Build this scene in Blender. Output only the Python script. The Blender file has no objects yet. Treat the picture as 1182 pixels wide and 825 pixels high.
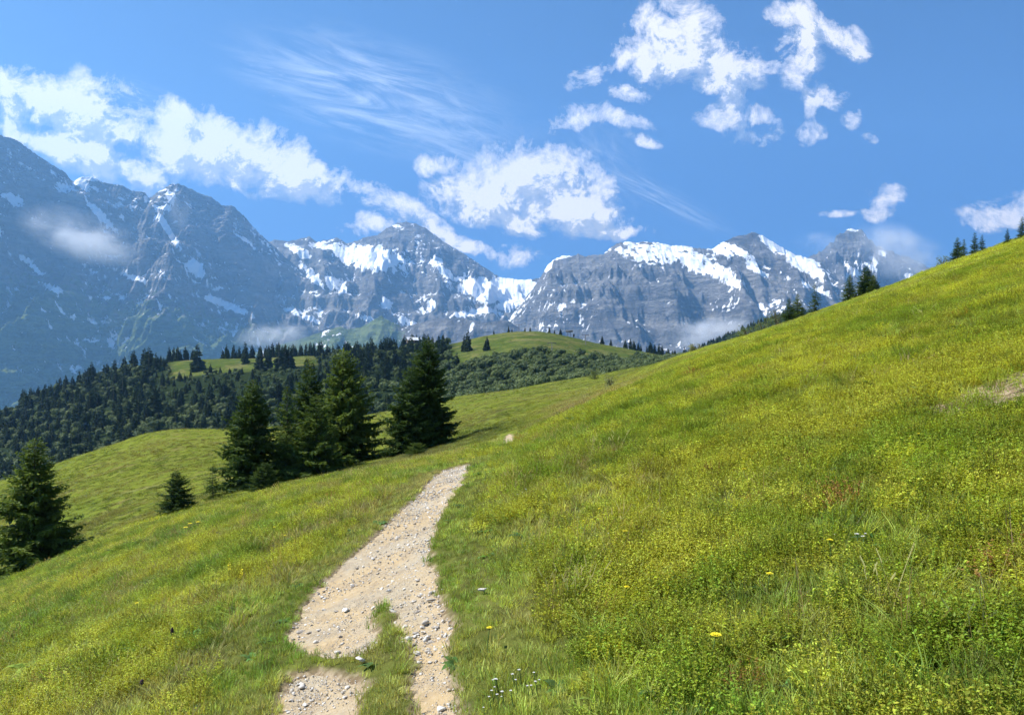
import bpy, bmesh, math, random
import numpy as np
from mathutils import Vector, Matrix, noise as mnoise

C = bpy.context.scene.collection
R = math.radians
random.seed(7)
rng = np.random.default_rng(7)

# ------------------------------------------------------------------ helpers
F, CX, CY = 892.0, 591.0, 430.0            # focal length, centre column and eye-level row of the camera

def tag(o, label=None, cat=None, group=None, kind=None):
    if label: o['label'] = label
    if cat: o['category'] = cat
    if group: o['group'] = group
    if kind: o['kind'] = kind
    return o

def link(o, parent=None):
    C.objects.link(o)
    if parent: o.parent = parent
    return o

def mesh_np(name, V, faces, mat=None, smooth=True):
    """V (n,3) array, faces (m,3) or (m,4) int array or list of arrays -> mesh"""
    me = bpy.data.meshes.new(name)
    V = np.asarray(V, dtype=np.float32)
    if not isinstance(faces, list): faces = [faces]
    faces = [np.asarray(f, dtype=np.int32) for f in faces if len(f)]
    me.vertices.add(len(V)); me.vertices.foreach_set('co', V.ravel())
    nl = sum(f.size for f in faces); nf = sum(len(f) for f in faces)
    me.loops.add(nl); me.loops.foreach_set('vertex_index', np.concatenate([f.ravel() for f in faces]))
    tot = np.concatenate([np.full(len(f), f.shape[1], np.int32) for f in faces])
    st = np.concatenate([[0], np.cumsum(tot)[:-1]]).astype(np.int32)
    me.polygons.add(nf); me.polygons.foreach_set('loop_start', st); me.polygons.foreach_set('loop_total', tot)
    if smooth: me.polygons.foreach_set('use_smooth', np.ones(nf, bool))
    me.update(calc_edges=True); me.validate()
    if mat: me.materials.append(mat)
    return me

def obj(name, me, parent=None):
    return link(bpy.data.objects.new(name, me), parent)

def vattr(me, name, arr):
    a = me.attributes.new(name, 'FLOAT', 'POINT'); a.data.foreach_set('value', np.asarray(arr, np.float32).ravel())
def cattr(me, name, arr):
    a = me.attributes.new(name, 'FLOAT_COLOR', 'POINT'); a.data.foreach_set('color', np.asarray(arr, np.float32).ravel())

# numpy gradient noise
def _hash(ix, iy, seed):
    h = (ix.astype(np.int64)*374761393 + iy.astype(np.int64)*668265263 + seed*974711) & 0xffffffff
    h = ((h ^ (h >> 13))*1274126177) & 0xffffffff
    h = ((h ^ (h >> 15))*2246822519) & 0xffffffff
    return ((h ^ (h >> 16)) & 0xffffff)/float(0xffffff)
def perlin(x, y, seed=0):
    x = np.asarray(x, float); y = np.asarray(y, float)
    ix = np.floor(x); iy = np.floor(y); fx = x-ix; fy = y-iy
    ix = ix.astype(np.int64); iy = iy.astype(np.int64)
    u = fx*fx*fx*(fx*(fx*6-15)+10); v = fy*fy*fy*(fy*(fy*6-15)+10)
    def g(ax, ay, dx, dy):
        a = _hash(ax, ay, seed)*2*np.pi
        return np.cos(a)*dx + np.sin(a)*dy
    a = g(ix, iy, fx, fy); b = g(ix+1, iy, fx-1, fy); c = g(ix, iy+1, fx, fy-1); d = g(ix+1, iy+1, fx-1, fy-1)
    return 1.5*((a*(1-u)+b*u)*(1-v) + (c*(1-u)+d*u)*v)
def fbm(x, y, o=4, seed=0, gain=.5):
    s = 0; a = 1; t = 0
    for k in range(o):
        s = s + a*perlin(x*2**k+17.3*k, y*2**k-9.1*k, seed+k); t += a; a *= gain
    return s/t
def ridged(x, y, o=5, seed=0, gain=.5):
    s = 0; a = 1; t = 0; w = 1
    for k in range(o):
        n = 1-np.abs(perlin(x*2.03**k+11.7*k, y*2.03**k+5.3*k, seed+k))
        n = n*n*w; s = s+a*n; t += a; a *= gain; w = np.clip(n*1.6, 0, 1)
    return s/t
def sstep(a, b, x):
    t = np.clip((x-a)/(b-a), 0, 1); return t*t*(3-2*t)

def pchip(xk, yk, x):
    """monotone cubic along axis 0 of yk"""
    xk = np.asarray(xk, float); yk = np.asarray(yk, float)
    h = np.diff(xk); d = np.diff(yk, axis=0)/h.reshape(-1, *([1]*(yk.ndim-1)))
    m = np.zeros_like(yk); m[0] = d[0]; m[-1] = d[-1]
    for i in range(1, len(xk)-1):
        w1 = 2*h[i]+h[i-1]; w2 = h[i]+2*h[i-1]
        with np.errstate(divide='ignore', invalid='ignore'):
            t = (w1+w2)/(w1/d[i-1]+w2/d[i])
        m[i] = np.where(d[i-1]*d[i] > 0, t, 0)
    x = np.clip(x, xk[0], xk[-1]); i = np.clip(np.searchsorted(xk, x, side='right')-1, 0, len(xk)-2)
    sh = (-1,)+(1,)*(yk.ndim-1)
    t = ((x-xk[i])/h[i]).reshape(sh); hh = h[i].reshape(sh)
    return ((2*t**3-3*t**2+1)*yk[i] + (t**3-2*t**2+t)*hh*m[i] + (-2*t**3+3*t**2)*yk[i+1] + (t**3-t**2)*hh*m[i+1])

# ------------------------------------------------------------------ the lie of the land
SL = .33; EYE = 1.6
cols = [-400, -150, 0, 75, 150, 300, 430, 520, 560, 600, 700, 800, 900, 1000, 1182, 1500]
ST = [5, 8, 12, 18, 22, 28, 40, 60, 90, 130, 200, 350, 450, 550, 650, 900, 1200, 2000, 3500, 14000]
def pl(px, Y): return 430-SL*(px-CX)+F*EYE/Y
# for every column: (distance, apparent row) of the ground there
prof = {
 -400: [(18,850),(28,830),(40,812),(60,775),(90,715),(130,670),(200,690),(350,640),(450,590),(550,560),(650,545)],
 -150: [(18,757),(28,742),(40,727),(60,692),(90,632),(130,595),(200,640),(350,610),(450,570),(550,540),(650,520)],
 0:    [(12,741),(18,712),(22,700),(28,690),(40,668),(60,635),(90,580),(120,553),(200,590),(350,575),(450,540),(550,505),(650,478)],
 75:   [(12,716),(18,680),(22,666),(28,655),(40,640),(60,610),(90,560),(130,533),(200,570),(350,560),(450,515),(550,475),(650,447)],
 150:  [(12,690),(18,652),(22,637),(28,624),(40,608),(60,583),(90,540),(130,507),(200,545),(350,540),(450,490),(550,450),(650,424)],
 300:  [(12,636),(18,594),(22,580),(28,574),(40,572),(60,553),(90,520),(165,486),(220,505),(350,510),(450,455),(550,427),(650,413)],
 430:  [(12,594),(18,558),(22,551),(28,547),(40,543),(60,527),(90,505),(190,477),(240,485),(350,490),(450,448),(550,420),(650,408)],
 520:  [(12,566),(18,540),(22,540),(28,535),(40,523),(60,508),(90,492),(200,460),(250,466),(350,472),(450,436),(550,412),(650,398)],
 560:  [(12,555),(18,530),(22,526),(28,522),(40,513),(60,495),(90,480),(210,454),(260,458),(350,466),(450,426),(550,404),(650,388)],
 600:  [(8,606),(12,546),(18,520),(22,513),(28,507),(40,499),(60,484),(90,470),(200,448),(260,450),(350,458),(450,418),(550,396),(650,382)],
 700:  [(8,572),(12,511),(18,480),(22,472),(28,464),(40,457),(60,451),(90,445),(200,432),(260,436),(350,442),(450,424),(550,410),(650,397)],
 800:  [(8,540),(12,476),(18,443),(22,434),(28,426),(40,418),(60,411),(90,407),(120,406),(200,412),(350,420),(450,418),(550,415),(650,411)],
 900:  [(8,507),(12,443),(18,407),(22,397),(28,390),(40,384),(60,379),(100,376),(130,377),(200,384),(350,390),(650,396),(900,385),(1200,365)],
 1000: [(8,475),(12,412),(18,378),(22,368),(28,359),(40,350),(60,344),(85,340),(130,344),(200,352),(350,352),(650,356),(900,358),(1200,356)],
 1182: [(8,415),(12,356),(18,321),(22,310),(28,297),(40,284),(65,273),(90,277),(130,284),(200,292),(650,312),(1200,316)],
 1500: [(12,253),(18,215),(28,190),(50,175),(80,178),(130,190),(200,200),(650,210),(1200,220)],
}
far = {900:[-400,560,-150,545,0,520,75,500,150,490,300,480,430,475,520,470,560,468,600,465,700,460,800,440],
       1200:[-400,560,-150,550,0,540,75,535,150,530,300,520,430,520,520,515,560,510,600,505,700,470,800,404]}
T = np.zeros((len(ST), len(cols)))
lst = np.log(ST)
for j, c in enumerate(cols):
    p = [(Y, pl(c, Y)) for Y in (3, 5)] + list(prof[c])
    for Y in (900, 1200):
        d = dict(zip(far[Y][::2], far[Y][1::2]))
        if c in d: p.append((Y, d[c]))
    p += [(2000, 600), (3500, 655), (14000, 600)]
    p.sort()
    py = np.array([b for a, b in p]); Yk = np.array([a for a, b in p])
    res = py - np.array([pl(c, Y) for Y in Yk])
    T[:, j] = pchip(np.log(Yk), res, lst)
NU, NS = 900, 900
UG = np.linspace((cols[0]-CX)/F, (cols[-1]-CX)/F, NU); SG = np.linspace(lst[0], lst[-1], NS)
G = pchip(lst, T, SG)                                    # NS x ncols
G = pchip((np.array(cols)-CX)/F, G.T.copy(), UG).T       # NS x NU
# soften the table a little
for _ in range(6):
    G[1:-1] = .25*G[:-2]+.5*G[1:-1]+.25*G[2:]
    G[:, 1:-1] = .25*G[:, :-2]+.5*G[:, 1:-1]+.25*G[:, 2:]

def base(x, y):
    x = np.asarray(x, float); y = np.asarray(y, float)
    yy = np.maximum(y, 1e-3); s = np.log(np.maximum(yy, ST[0])); u = np.clip(x/np.maximum(yy, .5), UG[0], UG[-1])
    fi = np.clip((s-SG[0])/(SG[1]-SG[0]), 0, NS-1.001); fj = np.clip((u-UG[0])/(UG[1]-UG[0]), 0, NU-1.001)
    i = fi.astype(int); j = fj.astype(int); a = fi-i; b = fj-j
    r = (G[i, j]*(1-b)+G[i, j+1]*b)*(1-a) + (G[i+1, j]*(1-b)+G[i+1, j+1]*b)*a
    return -EYE + SL*x - r/F*np.where(y > ST[0], y, 0)

def relief(x, y):
    d = np.hypot(x, y)
    n = .035*fbm(x/.55, y/.55, 3, 3)*sstep(60, 20, d) + .10*fbm(x/2.6, y/2.6, 3, 5)*sstep(1.2, 6, d)
    n = n + .28*fbm(x/9., y/9., 3, 8)*sstep(20, 60, d) + 1.3*fbm(x/45., y/45., 4, 9)*sstep(90, 260, d) + 3.*fbm(x/160., y/160., 4, 10)*sstep(300, 800, d)
    return n

def hit(px, py, y0=1.5, y1=1500):
    """the point where the view ray through a spot of the photograph first meets the ground"""
    Y = np.exp(np.linspace(math.log(y0), math.log(y1), 6000)); u = (px-CX)/F; v = (CY-py)/F
    d = base(u*Y, Y) - v*Y
    k = int(np.argmax(d > 0))
    if k == 0: return Vector((u*Y[-1], Y[-1], float(base(u*Y[-1], Y[-1]))))
    t = d[k-1]/(d[k-1]-d[k]); y = Y[k-1]+t*(Y[k]-Y[k-1])
    return Vector((u*y, y, float(base(u*y, y))))
def at(px, Y): return ((px-CX)/F*Y, Y)

# path outline, laid on the ground
P1 = [(540,535),(513,542),(500,550),(478,575),(448,601),(422,627),(396,649),(370,672),(348,701),(328,742),(333,749),(374,757),(415,757),
      (439,742),(433,720),(436,703),(443,696),(455,709),(463,735),(481,764),(473,779),(468,801),(474,825),(470,900),(440,1150),
      (590,1150),(548,900),(537,825),(533,794),(522,757),(522,727),(516,694),(502,668),(496,635),(507,601),(522,575),(537,551),(546,533)]
P2 = [(333,779),(367,773),(404,779),(426,785),(415,807),(409,825),(390,900),(330,1150),(180,1150),(290,900),(318,825),(322,801)]
def poly_world(P): return np.array([[p.x, p.y] for p in (hit(a, b) for a, b in P)])
W1 = poly_world(P1); W2 = poly_world(P2)
P3 = [(581,511.5),(584,503),(588,500.5),(592,502),(593,508),(590,512)]
W3 = poly_world(P3)
def sdist(x, y, Pw):
    d = np.full(x.shape, 1e9); inside = np.zeros(x.shape, bool); n = len(Pw)
    for i in range(n):
        a = Pw[i]; b = Pw[(i+1) % n]; e = b-a; L = max(e@e, 1e-9)
        t = np.clip(((x-a[0])*e[0]+(y-a[1])*e[1])/L, 0, 1)
        d = np.minimum(d, np.hypot(x-a[0]-t*e[0], y-a[1]-t*e[1]))
        c = ((a[1] > y) != (b[1] > y)) & (x < (b[0]-a[0])*(y-a[1])/(b[1]-a[1]+1e-12)+a[0]); inside ^= c
    return np.where(inside, -d, d)
def path_sd(x, y):
    """metres to the edge of the trodden path, negative on it"""
    x = np.asarray(x, float); y = np.asarray(y, float); out = np.full(x.shape, 9.)
    m = (x > -3.5) & (x < 1.5) & (y > 1) & (y < 47)
    if m.any():
        X = x[m]; Y = y[m]
        s = np.minimum(np.minimum(sdist(X, Y, W1), sdist(X, Y, W2)), sdist(X, Y, W3))
        out[m] = s + .075*fbm(X/.20, Y/.20, 4, 21, .6) + .07*fbm(X/.8, Y/.8, 2, 22)
    return out
def ground(x, y):
    x = np.asarray(x, float); y = np.asarray(y, float)
    m = sstep(.02, -.10, path_sd(x, y)); near = sstep(.8, .1, path_sd(x, y))
    return base(x, y) + relief(x, y)*(1-m)*(1-.6*near) + .03*sstep(-.05,.10,path_sd(x,y))*near - .05*m
def gz(x, y): return float(ground(np.array([x]), np.array([y]))[0])

# ------------------------------------------------------------------ node helpers
class NT:
    def __init__(s, tree): s.t = tree; s.n = tree.nodes; s.l = tree.links
    def node(s, typ, **kw):
        n = s.n.new(typ)
        for k, v in kw.items(): setattr(n, k, v)
        return n
    def set(s, sock, v):
        if isinstance(v, bpy.types.NodeSocket): s.l.new(v, sock)
        elif v is not None: sock.default_value = v
    def math(s, op, a, b=None, c=None, clamp=False):
        n = s.node('ShaderNodeMath', operation=op, use_clamp=clamp)
        for i, v in enumerate((a, b, c)): s.set(n.inputs[i], v)
        return n.outputs[0]
    def vmath(s, op, a, b=None):
        n = s.node('ShaderNodeVectorMath', operation=op); s.set(n.inputs[0], a)
        if b is not None: s.set(n.inputs[1], b)
        return n
    def mr(s, v, a, b, c=0., d=1., smooth=True):
        n = s.node('ShaderNodeMapRange', interpolation_type='SMOOTHSTEP' if smooth else 'LINEAR')
        for i, q in enumerate((v, a, b, c, d)): s.set(n.inputs[i], q)
        return n.outputs[0]
    def noise(s, vec, scale, detail=4., rough=.55, dist=0., ntype='FBM'):
        n = s.node('ShaderNodeTexNoise', noise_type=ntype)
        if vec is not None: s.l.new(vec, n.inputs['Vector'])
        n.inputs['Scale'].default_value = scale; n.inputs['Detail'].default_value = detail
        n.inputs['Roughness'].default_value = rough; n.inputs['Distortion'].default_value = dist
        return n.outputs['Fac']
    def mix(s, f, a, b, blend='MIX'):
        n = s.node('ShaderNodeMix', data_type='RGBA', blend_type=blend)
        s.set(n.inputs[0], f)
        for q, v in ((n.inputs[6], a), (n.inputs[7], b)):
            if isinstance(v, (tuple, list)): v = tuple(v)+(1,) if len(v) == 3 else v
            s.set(q, v)
        return n.outputs[2]
    def mapping(s, vec, loc=(0,0,0), rot=(0,0,0), scale=(1,1,1)):
        n = s.node('ShaderNodeMapping'); s.l.new(vec, n.inputs[0])
        n.inputs[1].default_value = loc; n.inputs[2].default_value = rot; n.inputs[3].default_value = scale
        return n.outputs[0]
    def attr(s, name, typ='GEOMETRY', out='Fac'):
        n = s.node('ShaderNodeAttribute', attribute_name=name, attribute_type=typ); return n.outputs[out]
    def bump(s, h, strength=.5, dist=.1):
        n = s.node('ShaderNodeBump'); s.l.new(h, n.inputs['Height'])
        n.inputs['Strength'].default_value = strength; n.inputs['Distance'].default_value = dist
        return n.outputs[0]
def material(name):
    m = bpy.data.materials.new(name); m.use_nodes = True; t = NT(m.node_tree)
    b = next(n for n in t.n if n.type == 'BSDF_PRINCIPLED'); out = next(n for n in t.n if n.type == 'OUTPUT_MATERIAL')
    b.inputs['Roughness'].default_value = .9; b.inputs['Specular IOR Level'].default_value = .15
    return m, t, b, out
def simple(name, col, rough=.8, var=.25, scale=6., metal=0.):
    m, t, b, o = material(name)
    p = t.node('ShaderNodeTexCoord').outputs['Object']
    f = t.noise(p, scale, 4)
    t.set(b.inputs['Base Color'], t.mix(t.mr(f, .3, .7), tuple(c*(1-var) for c in col), tuple(min(1, c*(1+var)) for c in col)))
    b.inputs['Roughness'].default_value = rough; b.inputs['Metallic'].default_value = metal
    return m
def leafy(name, tint_from=None, lo=(.03,.06,.015), hi=(.08,.13,.03), trans=.35, scale=.5, rough=.6, tip=None):
    """two-sided leaf material: diffuse + translucent + a little gloss"""
    m, t, b, out = material(name)
    rnd = t.node('ShaderNodeObjectInfo').outputs['Random']
    pos = t.node('ShaderNodeNewGeometry').outputs['Position']
    f = t.noise(pos, scale, 3); f = t.math('ADD', t.math('MULTIPLY', f, .7), t.math('MULTIPLY', rnd, .3))
    col = t.mix(t.mr(f, .3, .7), lo, hi)
    if tint_from:
        col = t.attr(tint_from, 'INSTANCER', 'Color')
        hsv = t.node('ShaderNodeHueSaturation'); t.set(hsv.inputs['Color'], col)
        sh = t.attr('shade')
        t.set(hsv.inputs['Value'], t.math('ADD', t.math('MULTIPLY', sh, .9), .55)); t.set(hsv.inputs['Hue'], t.math('ADD', t.math('MULTIPLY', sh, .05), .475))
        col = hsv.outputs[0]
    else:
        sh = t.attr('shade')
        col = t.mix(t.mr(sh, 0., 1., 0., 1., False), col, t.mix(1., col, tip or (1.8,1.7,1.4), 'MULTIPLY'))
    t.set(b.inputs['Base Color'], col); b.inputs['Roughness'].default_value = rough; b.inputs['Specular IOR Level'].default_value = .25
    tr = t.node('ShaderNodeBsdfTranslucent'); t.set(tr.inputs['Color'], t.mix(1., col, (1.15,1.1,.6), 'MULTIPLY'))
    mx = t.node('ShaderNodeMixShader'); mx.inputs[0].default_value = trans
    t.l.new(b.outputs[0], mx.inputs[1]); t.l.new(tr.outputs[0], mx.inputs[2]); t.l.new(mx.outputs[0], out.inputs[0])
    return m

# ------------------------------------------------------------------ ground sheet
def worn_patch(x, y):
    p = hit(1170, 449); a = (x-p.x)*.94+(y-p.y)*.34; b = -(x-p.x)*.34+(y-p.y)*.94
    return np.hypot(a/1.1, b/.85)+.5*fbm(x/.3, y/.3, 3, 31)
def build_ground():
    th_f = np.arctan(np.linspace(-1.0, 1.0, 760))
    th_b = np.linspace(th_f[-1], 2*np.pi+th_f[0], 90)[1:-1]
    th = np.concatenate([th_f, th_b]); n = len(th)
    r = np.concatenate([[.35, .7, 1.1], np.exp(np.linspace(math.log(1.5), math.log(45), 520)), np.exp(np.linspace(math.log(45), math.log(1500), 380))[1:],
                        np.exp(np.linspace(math.log(1500), math.log(13500), 40))[1:]])
    TH, RR = np.meshgrid(th, r)
    X = RR*np.sin(TH); Y = RR*np.cos(TH)
    Z = ground(X, Y)
    V = np.stack([X, Y, Z], -1).reshape(-1, 3)
    i = np.arange(len(r)-1)[:, None]*n; j = np.arange(n)[None, :]; j2 = (j+1) % n
    q = np.stack([i+j, i+j2, i+n+j2, i+n+j], -1).reshape(-1, 4)[:, ::-1]
    V = np.vstack([V, [[0, 0, gz(0., 0.)]]]); c = len(V)-1
    tri = np.stack([np.full(n, c), (np.arange(n)+1) % n, np.arange(n)], -1)
    m, t, b, out = material('meadow')
    pos = t.node('ShaderNodeNewGeometry').outputs['Position']
    dist = t.vmath('LENGTH', pos).outputs['Value']
    flat = pos
    n1 = t.noise(flat, .35, 4); n2 = t.noise(flat, 3.2, 5, .65); n3 = t.noise(flat, .045, 5); n4 = t.noise(flat, 1.1, 4, .6)
    n5 = t.noise(pos, .55, 6, .75)
    near = t.mix(t.mr(n2, .35, .65), (.05,.058,.014), (.12,.135,.03))
    near = t.mix(t.mr(n1, .5, .72, 0, .7), near, (.14,.115,.05))
    fcol = t.mix(t.mr(n2, .38, .62), (.085,.120,.016), (.170,.195,.028))
    fcol = t.mix(t.mr(n4, .42, .66, 0, .55), fcol, (.17,.16,.04))
    fcol = t.mix(t.mr(n1, .52, .7, 0, .65), fcol, (.15,.12,.05))
    fcol = t.mix(t.mr(n3, .5, .66, 0, .6), fcol, (.10,.135,.022))
    fcol = t.mix(t.mr(n5, .52, .64, 0, .6), fcol, (.040,.058,.012))
    col = t.mix(t.mr(dist, 8., 55.), near, fcol)
    kn = t.mix(t.mr(n3, .4, .62), (.068,.098,.020), (.105,.122,.030))
    kn = t.mix(t.mr(t.noise(flat, .16, 5, .65), .52, .66, 0, .6), kn, (.055,.075,.02))
    kn = t.mix(t.mr(t.noise(pos, .55, 6, .75), .50, .62, 0, .7), kn, (.032,.046,.014))
    kn = t.mix(t.mr(t.noise(pos, .05, 5, .6), .50, .62, 0, .7), kn, (.16,.145,.055))
    kn = t.mix(t.mr(t.noise(pos, .11, 6, .7), .48, .60, 0, .75), kn, (.045,.066,.018))
    col = t.mix(t.mr(dist, 240., 420.), col, kn)
    # bare earth close to the path and on the worn patch of the slope
    bare = t.attr('bare')
    soil = t.mix(t.mr(t.noise(pos, 14., 4), .35, .65), (.16,.115,.07), (.34,.27,.18))
    col = t.mix(bare, col, soil)
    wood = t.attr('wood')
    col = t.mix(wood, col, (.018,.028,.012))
    b.inputs['Specular IOR Level'].default_value = 0.
    t.set(b.inputs['Base Color'], col)
    h = t.math('ADD', t.math('MULTIPLY', t.noise(pos, 9., 6, .7), .05), t.math('MULTIPLY', t.math('MULTIPLY', t.noise(pos, 2.6, 5, .7), .07), t.mr(dist, 30., 120.)))
    t.l.new(t.bump(h, .8, 1.), b.inputs['Normal'])
    me = mesh_np('ground', V, [q, tri], m)
    x, y = V[:, 0], V[:, 1]
    sd = path_sd(x, y)
    bare = sstep(.05, -.03, sd)
    dd = worn_patch(x, y)
    bare = np.maximum(bare, sstep(.9, .6, dd))
    # faint trodden traces across the middle meadow
    for pts in (((135,572),(180,560),(240,548),(300,536)), ((640,482),(690,462),(740,444))):
        ws = [hit(*q_) for q_ in pts]
        for a, c_ in zip(ws[:-1], ws[1:]):
            e = c_-a; L = e.x**2+e.y**2; tt = np.clip(((x-a.x)*e.x+(y-a.y)*e.y)/L, 0, 1)
            d_ = np.hypot(x-a.x-tt*e.x, y-a.y-tt*e.y)/np.maximum(y*.012, .3)
            bare = np.maximum(bare, .32*sstep(1., .2, d_+.7*fbm(x/2, y/2, 3, 33)))
    vattr(me, 'bare', bare)
    px = CX+F*x/np.maximum(y, 1)
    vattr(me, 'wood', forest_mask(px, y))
    o = obj('ground', me); tag(o, kind='structure')
    return o

def forest_mask(px, y):
    """where the hillside beyond the meadow is wooded (1) or open pasture (0)"""
    w = sstep(290, 340, y)*sstep(1500, 1400, y)
    knoll = sstep(500, 540, px)*sstep(470, 510, y+.12*np.abs(px-620))
    strip = sstep(188, 205, px)*sstep(380, 350, px)*sstep(545, 560, y)*sstep(1000, 900, y)
    strip2 = sstep(745, 770, px)*sstep(10, 9, px)
    return w*(1-np.maximum(np.maximum(knoll*sstep(900, 800, y), strip), strip2))

GROUND = build_ground()

# ------------------------------------------------------------------ path
def build_path():
    me_parts = []
    for (x0, x1, y0, y1, st) in ((-2.9, .9, 1.6, 19.5, .022), (-1.2, .9, 25., 46., .05)):
        xs = np.arange(x0, x1, st); ys = np.arange(y0, y1, st*1.3)
        X, Y = np.meshgrid(xs, ys); sd = path_sd(X, Y)
        keep = sd < .12
        Z = base(X, Y) - .018 - .02*sstep(0, -.3, sd) + .014*fbm(X/.06, Y/.06, 3, 41) + .008*fbm(X/.3, Y/.3, 3, 42) + .02*fbm(X/1.1, Y/1.1, 2, 43)
        n = len(xs); i = np.arange(len(ys)-1)[:, None]*n; j = np.arange(n-1)[None, :]
        q = np.stack([i+j, i+j+1, i+n+j+1, i+n+j], -1)
        ok = keep[:-1, :-1] & keep[1:, :-1] & keep[:-1, 1:] & keep[1:, 1:]
        q = q[ok]
        u, inv = np.unique(q, return_inverse=True)
        V = np.stack([X, Y, Z], -1).reshape(-1, 3)[u]
        me_parts.append((V, inv.reshape(q.shape)))
    off = 0; VV = []; QQ = []
    for V, q in me_parts: VV.append(V); QQ.append(q+off); off += len(V)
    m, t, b, out = material('trodden_earth')
    pos = t.node('ShaderNodeNewGeometry').outputs['Position']
    n1 = t.noise(pos, 1.4, 4); n2 = t.noise(pos, 22., 6, .7); n3 = t.noise(pos, 5., 5, .6)
    col = t.mix(t.mr(n1, .38, .62), (.375,.28,.155), (.33,.275,.19))
    col = t.mix(t.mr(n3, .45, .68, 0, .6), col, (.24,.18,.115))
    col = t.mix(t.mr(n2, .5, .72, 0, .6), col, (.46,.385,.28))
    v = t.node('ShaderNodeTexVoronoi'); v.inputs['Scale'].default_value = 52.; t.l.new(pos, v.inputs['Vector'])
    peb = t.mr(v.outputs['Distance'], .1, .42, 1, 0)
    pc = t.mix(t.mr(v.outputs['Color'], .2, .9), (.26,.235,.20), (.68,.65,.58))
    patch = t.mr(t.noise(pos, 1.1, 3), .4, .58)
    col = t.mix(t.math('MULTIPLY', t.math('MULTIPLY', peb, patch), .8), col, pc)
    t.set(b.inputs['Base Color'], col)
    h = t.math('ADD', t.math('MULTIPLY', n2, .012), t.math('MULTIPLY', t.math('MULTIPLY', peb, patch), .012))
    t.l.new(t.bump(h, 1., 1.), b.inputs['Normal'])
    o = obj('path', mesh_np('path', np.vstack(VV), np.vstack(QQ), m)); tag(o, kind='structure')
build_path()
# ------------------------------------------------------------------ mountains
def rock_material():
    m, t, b, out = material('alpine_rock')
    geo = t.node('ShaderNodeNewGeometry'); pos = geo.outputs['Position']
    n0 = t.noise(t.mapping(pos, rot=(0, R(24), 0), scale=(.0009,.0009,.0060)), 1., 6, .62)
    n1 = t.noise(t.mapping(pos, rot=(0, R(20), 0), scale=(.005,.005,.022)), 1., 6, .65)
    n2 = t.noise(pos, .012, 8, .68)
    rock = t.mix(t.mr(n0, .35, .65), (.075,.073,.072), (.235,.222,.205))
    rock = t.mix(t.mr(n1, .45, .7, 0, .6), rock, (.40,.38,.35))
    rock = t.mix(t.mr(n2, .5, .7, 0, .6), rock, (.05,.05,.052))
    g = t.attr('green')
    gm = t.mr(t.math('ADD', g, t.math('MULTIPLY', t.math('SUBTRACT', n2, .5), 1.3)), .4, .62)
    grass = t.mix(t.mr(n1, .4, .6), (.085,.125,.035), (.17,.215,.065))
    rock = t.mix(gm, rock, grass)
    s = t.attr('snow')
    n4 = t.noise(pos, .018, 6, .62)
    k = t.math('ADD', s, t.math('MULTIPLY', t.math('SUBTRACT', n4, .5), 1.2))
    k = t.mr(k, .5, .56)
    t.set(b.inputs['Base Color'], t.mix(k, rock, (.92,.93,.95)))
    h = t.math('MULTIPLY', t.math('ADD', n2, t.math('MULTIPLY', n1, .8)), 110.)
    h = t.math('MULTIPLY', h, t.math('SUBTRACT', 1., t.math('MULTIPLY', k, .8)))
    t.l.new(t.bump(h, .9, 1.), b.inputs['Normal'])
    return m
ROCK = rock_material()

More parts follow.
